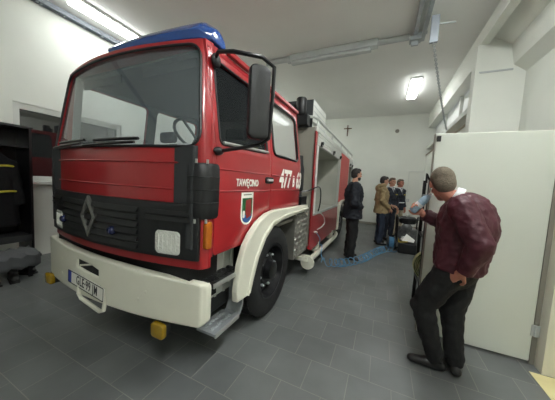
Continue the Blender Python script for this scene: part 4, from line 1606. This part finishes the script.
# ------------------------------------------------------------------ pump and boxes at the back
pu = thing('portable_pump', 'grey and black portable motor pump standing behind the tool case', 'pump', (0.62, 6.62, 0))
bm = new_bm()
lathe(bm, [(0, 0.10), (0.02, 0.16), (0.18, 0.16), (0.22, 0.11), (0.28, 0.11)], (0.52, 6.42, 0.40), (0.3, 1, 0), 20)
box(bm, (0.44, 6.45, 0.15), (0.84, 6.85, 0.52))
obj('engine_block', bm, M['engine'], pu, bevel=0.02)
bm = new_bm()
for s in (0.40, 0.88):
    tube(bm, [(s, 6.36, 0.02), (s, 6.36, 0.72), (s, 6.42, 0.80), (s, 6.85, 0.80), (s, 6.92, 0.72), (s, 6.92, 0.02), (s, 6.40, 0.02)], 0.018, 8)
tube(bm, [(0.40, 6.40, 0.78), (0.88, 6.40, 0.78)], 0.018, 8)
tube(bm, [(0.40, 6.40, 0.04), (0.88, 6.40, 0.04)], 0.018, 8)
obj('carry_frame', bm, M['blackm'], pu, smooth=True)
bm = new_bm()
lathe(bm, [(0, 0.17), (0.03, 0.19), (0.13, 0.19), (0.16, 0.15)], (0.62, 6.50, 0.66), (0, 0, 1), 20)
obj('fuel_tank', bm, M['black'], pu, smooth=True, angle=50)
bm = new_bm()
lathe(bm, [(0, 0.045), (0.02, 0.05), (0.05, 0.05)], (0.62, 6.5, 0.82), (0, 0, 1), 14)
obj('filler_cap', bm, M['alu'], pu)
bm = new_bm()
tube(bm, [(0.55, 6.5, 0.30), (0.55, 6.33, 0.30), (0.50, 6.30, 0.25)], 0.05, 12)
obj('outlet', bm, M['alu'], pu, smooth=True)
bm = new_bm()
lathe(bm, [(0, 0.10), (0.04, 0.12), (0.07, 0.05)], (0.60, 6.40, 0.56), (0, -1, 0), 16)
obj('starter', bm, M['engine'], pu, smooth=True)
tcs = thing('tool_case', 'black tool case with yellow trim and white paper, in front of the pump', 'case', (0.62, 6.2, 0))
bm = new_bm()
box(bm, (0.44, 6.05, 0.0), (0.86, 6.27, 0.24))
obj('shell', bm, M['black'], tcs, bevel=0.015)
bm = new_bm()
tube(bm, [(0.44, 6.04, 0.255), (0.42, 6.05, 0.36), (0.46, 6.04, 0.262), (0.62, 6.04, 0.29)], 0.014, 6)
obj('trim_band', bm, M['yellowcase'], tcs)
bm = new_bm()
tube(bm, [(0.56, 6.16, 0.235), (0.56, 6.16, 0.28), (0.74, 6.16, 0.28), (0.74, 6.16, 0.235)], 0.012, 6)
obj('handle', bm, M['blackm'], tcs)
bm = new_bm()
q = [bm.verts.new(p) for p in ((0.50, 6.06, 0.30), (0.74, 6.04, 0.285), (0.78, 6.20, 0.32), (0.60, 6.24, 0.44))]
bm.faces.new(q)
pp = obj('paper_sheet', bm, M['paper'])
pp.modifiers.new('s', 'SOLIDIFY').thickness = 0.003
tag(pp, 'folded white paper sheet lying on the black tool case', 'paper')
wr = thing('black_hose_drum', 'small black hose drum on the floor between coil and tool case', 'drum', (0.30, 6.3, 0))
bm = new_bm()
lathe(bm, [(0, 0.17), (0.015, 0.17), (0.015, 0.09), (0.15, 0.09), (0.15, 0.17), (0.165, 0.17)], (0.21, 6.28, 0.172), (1, 0.1, 0), 24)
obj('spool', bm, M['blackm'], wr, smooth=True, angle=30)
bm = new_bm()
for k in range(4):
    x = 0.245 + k * 0.03
    tube(bm, [(x, 6.32 + 0.12 * math.cos(2 * PI * i / 18), 0.172 + 0.12 * math.sin(2 * PI * i / 18)) for i in range(18)], 0.018, 5, closed=True)
obj('hose', bm, M['hoseblue'], wr, smooth=True)

# black rack behind the door leaf with a rolled hose
rk = thing('metal_rack', 'narrow black metal rack standing behind the white door leaf', 'rack', (0.6, 3.1, 0))
for (x, y) in ((0.455, 3.02), (0.455, 3.40), (1.10, 3.02), (1.10, 3.40)):
    bm = new_bm()
    box(bm, (x, y, 0), (x + 0.035, y + 0.035, 1.62))
    obj('post', bm, M['blackm'], rk)
for z in (0.40, 0.95, 1.42):
    bm = new_bm()
    box(bm, (0.457, 3.022, z), (1.133, 3.433, z + 0.03))
    obj('shelf', bm, M['blackm'], rk)
bm = new_bm()
tube(bm, [(0.46, 3.03, 1.62), (0.43, 3.01, 1.68), (0.43, 3.0, 1.58)], 0.012, 6)
obj('hook', bm, M['blackm'], rk)
hr = thing('rolled_hose', 'cream fire hose roll with green stripes on the lower rack shelf', 'hose', (0.5, 3.1, 0.43))
bm = new_bm()
pts = []
bm2 = new_bm()
cx_, cz_ = 0.585, 0.43 + 0.19
for k in range(5):
    rr = 0.19 - k * 0.035
    lathe(bm, [(0, rr), (0, rr - 0.026), (0.075, rr - 0.026), (0.075, rr), (0, rr)], (cx_, 3.10, cz_), (0, 1, 0), 28, caps=False)
    lathe(bm2, [(-0.002, rr - 0.008), (-0.002, rr - 0.018), (0.0, rr - 0.018)], (cx_, 3.10, cz_), (0, 1, 0), 28, caps=False)
obj('canvas', bm, M['hoseroll'], hr, smooth=True, angle=40)
obj('stripe', bm2, M['hosestripe'], hr)

# ------------------------------------------------------------------ people
def lerp(a, b, t):
    return V(a).lerp(V(b), t)

def add_hand(bm, wrist, d, up, side_s, curl=0.5, size=1.0, thumb_in=0.4):
    """d: along the palm, up: back of the hand, side_s: +1 puts the thumb on d x up"""
    d = V(d).normalized()
    up = V(up)
    up = (up - d * up.dot(d)).normalized()
    s = d.cross(up).normalized() * side_s      # towards the thumb
    w = V(wrist)
    L = 0.088 * size
    cap(bm, w, 0.026 * size, w + d * 0.03 * size, 0.030 * size, 0.7, s)
    cap(bm, w + d * 0.03 * size, 0.032 * size, w + d * L, 0.038 * size, 0.42, s)
    for i, (off, ln) in enumerate(((0.030, 0.072), (0.010, 0.082), (-0.010, 0.076), (-0.029, 0.060))):
        p = w + d * (L + 0.006) * 1.0 + s * off * size - d * (abs(off - 0.005) * 0.25)
        a = curl * (0.55 + 0.05 * i)
        r = (0.0092 - 0.0006 * (i == 3)) * size
        dirn = d
        for q, fr in enumerate((0.42, 0.32, 0.26)):
            ang = a * (1.0 + 0.55 * q)
            dirn = (d * math.cos(ang) - up * math.sin(ang)).normalized()
            e = p + dirn * ln * fr * size
            cap(bm, p, r * (1 - 0.08 * q), e, r * (1 - 0.08 * (q + 1)), 1, s, 10)
            p = e
    b0 = w + d * 0.025 * size + s * 0.024 * size - up * 0.006
    t1 = b0 + (d * 0.55 + s * 0.75 - up * thumb_in * 0.5).normalized() * 0.042 * size
    t2 = t1 + (d * 0.85 + s * 0.25 - up * thumb_in).normalized() * 0.030 * size
    t3 = t2 + (d * 0.9 - s * 0.05 - up * thumb_in).normalized() * 0.024 * size
    cap(bm, b0, 0.014 * size, t1, 0.0115 * size, 1, up, 10)
    cap(bm, t1, 0.0115 * size, t2, 0.010 * size, 1, up, 10)
    cap(bm, t2, 0.010 * size, t3, 0.008 * size, 1, up, 10)

def person(label, loc, rotz, J, S, group=None):
    """J: joints in the local frame (x ahead, y to the person's left, z up); S: style"""
    t = thing('person', label, 'person', (0, 0, 0), group)
    g = S.get('girth', 1.0)
    hc = V(J['head'])
    hr = Euler(S.get('head_rot', (0, 0, 0))).to_matrix()
    hs = S.get('head_size', 1.0)
    H_ = lambda x, y, z: hc + hr @ V((x * hs, y * hs, z * hs))
    def hell(bm, c, rr, rot, seg):
        ell(bm, c, tuple(q * hs for q in rr), rot, seg)
    bm = new_bm()
    # trunk
    cap(bm, J['pelvis'], 0.145 * g, J['waist'], 0.135 * g, 0.72, (0, 1, 0))
    cap(bm, J['waist'], 0.135 * g, J['chest'], 0.155 * g, 0.70, (0, 1, 0))
    cap(bm, J['chest'], 0.150 * g, J['neck'], 0.075, 0.75, (0, 1, 0))
    cap(bm, V(J['neck']) - V((0, 0, 0.05)), 0.062, H_(-0.02, 0, -0.07), 0.056, 1, (0, 1, 0))
    for s, q in ((1, 'l'), (-1, 'r')):
        cap(bm, lerp(J['neck'], J['sh_' + q], 0.25) - V((0, 0, 0.03)), 0.06, J['sh_' + q], 0.058, 1)
        cap(bm, J['sh_' + q], 0.056, J['el_' + q], 0.043, 1)
        cap(bm, J['el_' + q], 0.042, J['wr_' + q], 0.028, 1)
        d, up, ts, curl = S['hand_' + q]
        add_hand(bm, J['wr_' + q], d, up, ts, curl, S.get('hand_size', 1.0))
        cap(bm, J['hip_' + q], 0.092 * g, J['kn_' + q], 0.060, 1)
        cap(bm, J['kn_' + q], 0.058, J['an_' + q], 0.040, 1)
        td = V(J['toe_' + q]) - V(J['an_' + q])
        td.z = 0
        td.normalize()
        a = V(J['an_' + q])
        cap(bm, V((a.x, a.y, a.z - 0.035)) - td * 0.02, 0.036, V((a.x, a.y, a.z - 0.045)) + td * 0.12, 0.026, 0.8, (-td.y, td.x, 0))
    # head
    hell(bm, H_(-0.008, 0, 0.022), (0.098, 0.077, 0.100), hr, 20)
    hell(bm, H_(0.022, 0, -0.048), (0.066, 0.060, 0.070), hr, 16)
    hell(bm, H_(0.052, 0, -0.088), (0.036, 0.038, 0.028), hr, 12)
    cap(bm, H_(0.088, 0, 0.012), 0.010, H_(0.108, 0, -0.026), 0.0145, 1, hr @ V((0, 1, 0)), 10)
    for s in (-1, 1):
        hell(bm, H_(-0.008, s * 0.079, -0.005), (0.020, 0.010, 0.032), hr, 12)
        hell(bm, H_(0.070, s * 0.032, 0.030), (0.022, 0.028, 0.010), hr, 10)
        hell(bm, H_(0.060, s * 0.040, -0.025), (0.026, 0.024, 0.024), hr, 10)
    hell(bm, H_(0.080, 0, -0.058), (0.018, 0.026, 0.009), hr, 10)
    hell(bm, H_(0.078, 0, -0.071), (0.017, 0.022, 0.009), hr, 10)
    objm('body', voxel(bm, S.get('vox', 0.006), 3), M[S.get('skin', 'skin')], t, smooth=True, angle=180)
    for s in (-1, 1):
        bm = new_bm()
        hell(bm, H_(0.081, s * 0.032, 0.008), (0.012, 0.014, 0.009), hr, 10)
        obj('eye', bm, M['eye'], t, smooth=True)
    bm = new_bm()
    hk = S.get('hair_len', 1.0)
    hell(bm, H_(-0.022, 0, 0.030), (0.098, 0.0825, 0.103), hr, 20)
    hell(bm, H_(-0.050, 0, -0.012), (0.066, 0.076, 0.072 * hk), hr, 16)
    hell(bm, H_(0.030, 0, 0.085), (0.060, 0.062, 0.042), hr, 12)
    objm('hair', voxel(bm, 0.008, 3), M[S['hair']], t, smooth=True, angle=180)
    if S.get('beard'):
        bm = new_bm()
        hell(bm, H_(0.030, 0, -0.072), (0.062, 0.063, 0.046), hr, 14)
        hell(bm, H_(0.058, 0, -0.095), (0.036, 0.040, 0.028), hr, 12)
        objm('beard', voxel(bm, 0.008, 2), M[S['hair']], t, smooth=True, angle=180)
    # trousers
    bm = new_bm()
    tk = S.get('leg', 1.0)
    cap(bm, V(J['pelvis']) - V((0, 0, 0.02)), 0.165 * g, V(J['pelvis']) + V((0, 0, 0.10)), 0.155 * g, 0.76, (0, 1, 0), flat1=True)
    for q in ('l', 'r'):
        h, k, a = V(J['hip_' + q]), V(J['kn_' + q]), V(J['an_' + q])
        cap(bm, h, 0.108 * g, k, 0.079 * tk, 1)
        ak = S.get('ankle', tk)
        cap(bm, k, 0.079 * tk, a - (a - k).normalized() * 0.02, 0.068 * ak, 1)
        cap(bm, a - (a - k).normalized() * 0.12, 0.066 * ak, a + V((0, 0, 0.03)), 0.069 * ak, 1, flat1=True)
    objm('trousers', voxel(bm, 0.011, 3, disp=0.03, dscale=0.09), M[S['trousers']], t, smooth=True, angle=180)
    # shoes
    for q in ('l', 'r'):
        a, toe = V(J['an_' + q]), V(J['toe_' + q])
        td = toe - a
        lift = td.z + a.z - 0.04
        td = td.normalized()
        lt = V((0, 0, 1)).cross(td).normalized()
        bm = new_bm()
        base = a - V((0, 0, 0.045))
        cap(bm, base - td * 0.045, 0.044, base + td * 0.07, 0.046, 0.95, lt)
        cap(bm, base + td * 0.06, 0.047, base + td * 0.165 - V((0, 0, 0.006)), 0.038, 0.85, lt)
        cap(bm, base, 0.046, a + V((0, 0, 0.05)), 0.050, 1)
        objm('shoe', voxel(bm, 0.010, 2), M['leather'], t, smooth=True, angle=180)
    # jacket
    bm = new_bm()
    jg = S.get('jacket_girth', 1.0) * g
    hem = V(J['pelvis']) + V((0, 0, S.get('hem', -0.02)))
    cap(bm, hem, S.get('hem_r', 0.18) * jg, J['waist'], 0.172 * jg, 0.80, (0, 1, 0), flat0=True)
    cap(bm, J['waist'], 0.172 * jg, J['chest'], 0.190 * jg, 0.76, (0, 1, 0))
    cap(bm, J['chest'], 0.186 * jg, V(J['neck']) - V((0.0, 0, 0.05)), 0.095, 0.82, (0, 1, 0))
    cap(bm, V(J['neck']) - V((0, 0, 0.06)), 0.085, V(J['neck']) + V((0.002, 0, 0.02)), 0.078, 1, (0, 1, 0), flat1=True)
    ar = S.get('sleeve', 1.0)
    for q in ('l', 'r'):
        s_, e, w = V(J['sh_' + q]), V(J['el_' + q]), V(J['wr_' + q])
        cap(bm, lerp(J['neck'], s_, 0.3) - V((0, 0, 0.05)), 0.085, s_, 0.080 * ar, 1)
        cap(bm, s_, 0.080 * ar, e, 0.066 * ar, 1)
        cap(bm, e, 0.066 * ar, lerp(e, w, 0.93), 0.048 * ar, 1, flat1=True)
    jm = objm('jacket', voxel(bm, 0.011, 3, disp=S.get('folds', 0.03), dscale=0.055), M[S['jacket']], t, smooth=True, angle=180)
    if S.get('hood'):
        bm = new_bm()
        nb = V(J['neck'])
        for a in range(-5, 6):
            an = PI + a * 0.36
            p = nb + V((0.085 * math.cos(an) + 0.0, 0.115 * math.sin(an), 0.03 + 0.02 * abs(a) / 5))
            ell(bm, p, (0.05, 0.05, 0.055), seg=10)
        ell(bm, nb + V((-0.12, 0, -0.03)), (0.06, 0.11, 0.09), seg=12)
        objm('hood', voxel(bm, 0.012, 3), M[S['jacket']], jm, smooth=True, angle=180)
    if S.get('collar'):
        bm = new_bm()
        n0, n1 = V(J['neck']) + V((0, 0, 0.0)), V(J['neck']) + (H_(-0.02, 0, -0.07) - V(J['neck'])) * S.get('collar_h', 0.45)
        tube(bm, [n0, lerp(n0, n1, 0.5), n1], 0.078, 20, rs=[0.080, 0.079, 0.073], cap=True)
        obj('collar', bm, M['shirt'], t, smooth=True)
    if S.get('band'):
        bm = new_bm()
        z0_ = V(J['pelvis']) + V((0, 0, 0.13))
        tube(bm, [z0_ + V((0.172 * jg * 0.82 * math.cos(a), 0.180 * jg * math.sin(a), 0)) for a in [2 * PI * k / 28 for k in range(28)]], 0.016, 6, closed=True)
        obj('belt', bm, M[S['band']], jm, smooth=True)
    if S.get('hemband'):
        bm = new_bm()
        for q in ('l', 'r'):
            e, w = V(J['el_' + q]), V(J['wr_' + q])
            d = (w - e).normalized()
            tube(bm, [lerp(e, w, 0.85), lerp(e, w, 0.96)], 0.047 * ar, 14)
        obj('ribbed_cuff', bm, M[S['jacket']], jm, smooth=True)
    if S.get('badges'):
        bm = new_bm()
        for s in (-1, 1):
            p = V(J['sh_l' if s > 0 else 'sh_r'])
            box(bm, p + V((-0.03, -0.05, 0.075)), p + V((0.03, 0.04, 0.088)))
        obj('epaulette', bm, M['alu'], jm, bevel=0.004)
        bm = new_bm()
        c = V(J['chest']) + V((0.140 * jg, 0.07, 0.02))
        box(bm, c - V((0.012, 0.035, 0.014)), c + V((0.012, 0.035, 0.014)))
        obj('ribbon_bar', bm, M['yellowcase'], jm)
        bm = new_bm()
        n0 = V(J['neck'])
        prism(bm, [(-0.045, 0.0), (0.045, 0.0), (0.0, -0.20)], lambda p: n0 + V((0.070 - p[1] * 0.38, p[0], p[1] - 0.0)), lambda p: n0 + V((0.092 - p[1] * 0.38, p[0], p[1] - 0.0)))
        obj('shirt_front', bm, M['shirt'], t)
        bm = new_bm()
        prism(bm, [(-0.015, -0.01), (0.015, -0.01), (0.012, -0.19), (0, -0.195), (-0.012, -0.19)], lambda p: n0 + V((0.090 - p[1] * 0.38, p[0], p[1])), lambda p: n0 + V((0.098 - p[1] * 0.38, p[0], p[1])))
        obj('tie', bm, M['blackcloth'], t)
    t.location = loc
    t.rotation_euler = (0, 0, rotz)
    return t

def stand(h=1.78, **kw):
    k = h / 1.78
    J = dict(pelvis=(0, 0, 0.95), waist=(0.0, 0, 1.10), chest=(0.0, 0, 1.30), neck=(-0.01, 0, 1.50), head=(0.025, 0, 1.665),
             sh_l=(-0.01, 0.185, 1.43), sh_r=(-0.01, -0.185, 1.43), el_l=(-0.04, 0.245, 1.15), el_r=(-0.04, -0.245, 1.15),
             wr_l=(0.05, 0.24, 0.91), wr_r=(0.05, -0.24, 0.91), hip_l=(0, 0.088, 0.92), hip_r=(0, -0.088, 0.92),
             kn_l=(0.02, 0.10, 0.50), kn_r=(0.02, -0.10, 0.50), an_l=(-0.01, 0.11, 0.09), an_r=(-0.01, -0.11, 0.09),
             toe_l=(0.14, 0.14, 0.09), toe_r=(0.14, -0.14, 0.09))
    J = {a: tuple(c * k for c in b) for a, b in J.items()}
    for q in ('l', 'r'):
        J['an_' + q] = J['an_' + q][:2] + (0.09,)
        J['toe_' + q] = J['toe_' + q][:2] + (0.09,)
    J.update(kw)
    return J
DOWN = ((0, 0, -1), (0, 1, 0), 1, 0.45)
HL = ((0.15, 0, -1), (0, 1, 0), -1, 0.5)
HR = ((0.15, 0, -1), (0, -1, 0), 1, 0.5)

# dark clad onlooker beside the truck
J = stand(1.86, wr_l=(0.16, 0.10, 1.12), el_l=(-0.03, 0.27, 1.18), wr_r=(0.16, -0.10, 1.08), el_r=(-0.03, -0.27, 1.18))
person('bearded person in black clothes standing beside the open truck compartment, head turned away', (-0.53, 4.92, 0), 0.30, J,
       dict(hair='haird', jacket='navy', trousers='blackcloth', beard=True, head_rot=(0, 0, 0.35), hand_l=((0.15, -1, -0.1), (0.9, 0.2, 0.3), -1, 0.7), hand_r=((0.15, 1, -0.1), (0.9, -0.2, 0.3), 1, 0.7), hem=-0.14, hem_r=0.19, girth=1.12, jacket_girth=1.16, sleeve=1.2, leg=1.2, vox=0.007))
# khaki jacket
J = stand(1.80, wr_l=(0.17, 0.16, 0.98), wr_r=(0.17, -0.16, 0.98), el_l=(-0.06, 0.27, 1.18), el_r=(-0.06, -0.27, 1.18))
person('person in a khaki hooded parka and dark jeans, seen from behind', (0.0, 6.68, 0), 0.25, J,
       dict(hair='haird', jacket='khaki', trousers='jeans', hand_l=((0.6, -0.4, -0.6), (0.5, 0.7, 0.3), -1, 0.5), hand_r=((0.6, 0.4, -0.6), (0.5, -0.7, 0.3), 1, 0.5), hood=True, hem=-0.12, hem_r=0.205, jacket_girth=1.14, sleeve=1.12, vox=0.007, head_rot=(0, 0.1, 0.1)))
# two officers
J = stand(1.80, wr_r=(0.17, -0.10, 1.02), el_r=(-0.02, -0.27, 1.15))
person('officer in dark navy uniform with white collar, hand held at the waist', (0.22, 7.42, 0), -0.85, J,
       dict(hair='hairg', jacket='uniform', trousers='uniform', collar=True, badges=True, hand_l=HL, hand_r=((0.7, 0.6, -0.2), (0.5, -0.6, 0.4), 1, 0.5), hem=-0.10, hem_r=0.185, vox=0.007))
J = stand(1.79)
person('officer in dark uniform with pale belt and light trousers, standing farthest from the truck', (0.46, 8.0, 0), -0.75, J,
       dict(hair='hairg', skin='skin2', jacket='uniform', trousers='beigecloth', collar=True, badges=True, band='shirt', hand_l=HL, hand_r=HR, hem=-0.10, hem_r=0.185, vox=0.007))

# maroon jacket, facing away to the side, bottle at the mouth, hand in the pocket
MP, MA = V((0.615, 2.33, 0)), math.radians(150)
J = dict(pelvis=(0.0, 0, 0.90), waist=(-0.015, 0, 1.05), chest=(-0.02, 0, 1.24), neck=(0.035, 0, 1.45), head=(0.175, -0.005, 1.56),
         sh_l=(-0.04, 0.215, 1.38), sh_r=(0.0, -0.20, 1.38), el_l=(-0.185, 0.255, 1.14), el_r=(0.13, -0.26, 1.17),
         wr_l=(-0.10, 0.215, 0.905), wr_r=(0.335, -0.08, 1.27), hip_l=(0.01, 0.095, 0.87), hip_r=(-0.01, -0.095, 0.87),
         kn_l=(0.18, 0.13, 0.50), kn_r=(0.02, -0.06, 0.47), an_l=(0.05, 0.12, 0.09), an_r=(-0.055, 0.02, 0.09),
         toe_l=(0.18, 0.185, 0.085), toe_r=(0.03, -0.10, 0.085))
person('person in maroon bomber jacket and black trousers standing by the white door leaf', MP, MA, J,
       dict(hair='hairg', skin='skin2', jacket='maroon', trousers='blackcloth', head_rot=(-0.10, 0.48, -1.0), head_size=1.12, hair_len=1.25, collar=True, collar_h=0.45,
            hand_l=((0.75, -0.25, -0.62), (-0.1, 1, 0.1), -1, 0.35), hand_r=((0.45, 0.35, 0.65), (0.5, -0.8, 0.1), 1, 1.5),
            hem=-0.03, hem_r=0.162, girth=1.10, jacket_girth=1.24, sleeve=1.22, folds=0.022, hemband=True, vox=0.0055, leg=1.16, ankle=0.98, hand_size=1.08))
# bottle in the hand
Rm = Matrix.Rotation(MA, 3, 'Z')
def W(p):
    return Rm @ V(p) + MP
ba, bb_ = W((0.40, -0.02, 1.30)), W((0.25, -0.04, 1.49))
bx = (bb_ - ba).normalized()
bt = thing('plastic_bottle', 'pale blue plastic bottle held up to the mouth of the person in maroon', 'bottle', tuple(ba))
bm = new_bm()
lathe(bm, [(-0.01, 0.028), (0.0, 0.034), (0.03, 0.035), (0.045, 0.032), (0.06, 0.035), (0.10, 0.035), (0.115, 0.032), (0.13, 0.035), (0.16, 0.033), (0.195, 0.016), (0.205, 0.014)], ba, bx, 20)
obj('vessel', bm, M['bottle'], bt, smooth=True, angle=50)
bm = new_bm()
lathe(bm, [(0.20, 0.016), (0.222, 0.016)], ba, bx, 14)
obj('neck', bm, M['shirt'], bt)
bm = new_bm()
lathe(bm, [(0.065, 0.0358), (0.098, 0.0358)], ba, bx, 20, caps=False)
obj('sleeve_band', bm, M['shirt'], bt, smooth=True)

for base, nm in (('mirror_mount', 'mirror_mount'), ('fixing', 'fixing'), ('bolts', 'bolt'), ('tube_bracket', 'tube_bracket'), ('rocker', 'rocker'), ('papers', 'paper'), ('sun_visor', 'sun_visor'), ('hinge', 'hinge'),
                 ('wheel_nuts', 'wheel_nut'), ('rim_holes', 'rim_hole'), ('yellow_pouch', 'yellow_pouch'), ('ribbed_cuff', 'ribbed_cuff'), ('epaulette', 'epaulette'), ('beacon_core', 'beacon_core'), ('reflective_band', 'reflective_band'), ('mullion', 'mullion'), ('joint', 'joint'), ('hanger', 'hanger'), ('crosspiece', 'crosspiece'), ('searchlight', 'searchlight')):
    for o in [o for o in list(COL.objects) if o.type == 'MESH' and o.name.split('.')[0] == base]:
        if o.data.users > 1:
            continue
        split(o, nm)

# ------------------------------------------------------------------ light and colour
w = bpy.data.worlds.new('world')
SC.world = w
w.use_nodes = True
w.node_tree.nodes['Background'].inputs['Color'].default_value = (0.75, 0.85, 1.0, 1)
w.node_tree.nodes['Background'].inputs['Strength'].default_value = 0.25
SC.view_settings.view_transform = 'Standard'
SC.view_settings.look = 'None'
SC.view_settings.gamma = 1.0
SC.view_settings.exposure = 1.35
SC.view_settings.use_curve_mapping = False
SC.cycles.use_denoising = True
SC.cycles.max_bounces = 8
SC.cycles.transparent_max_bounces = 12
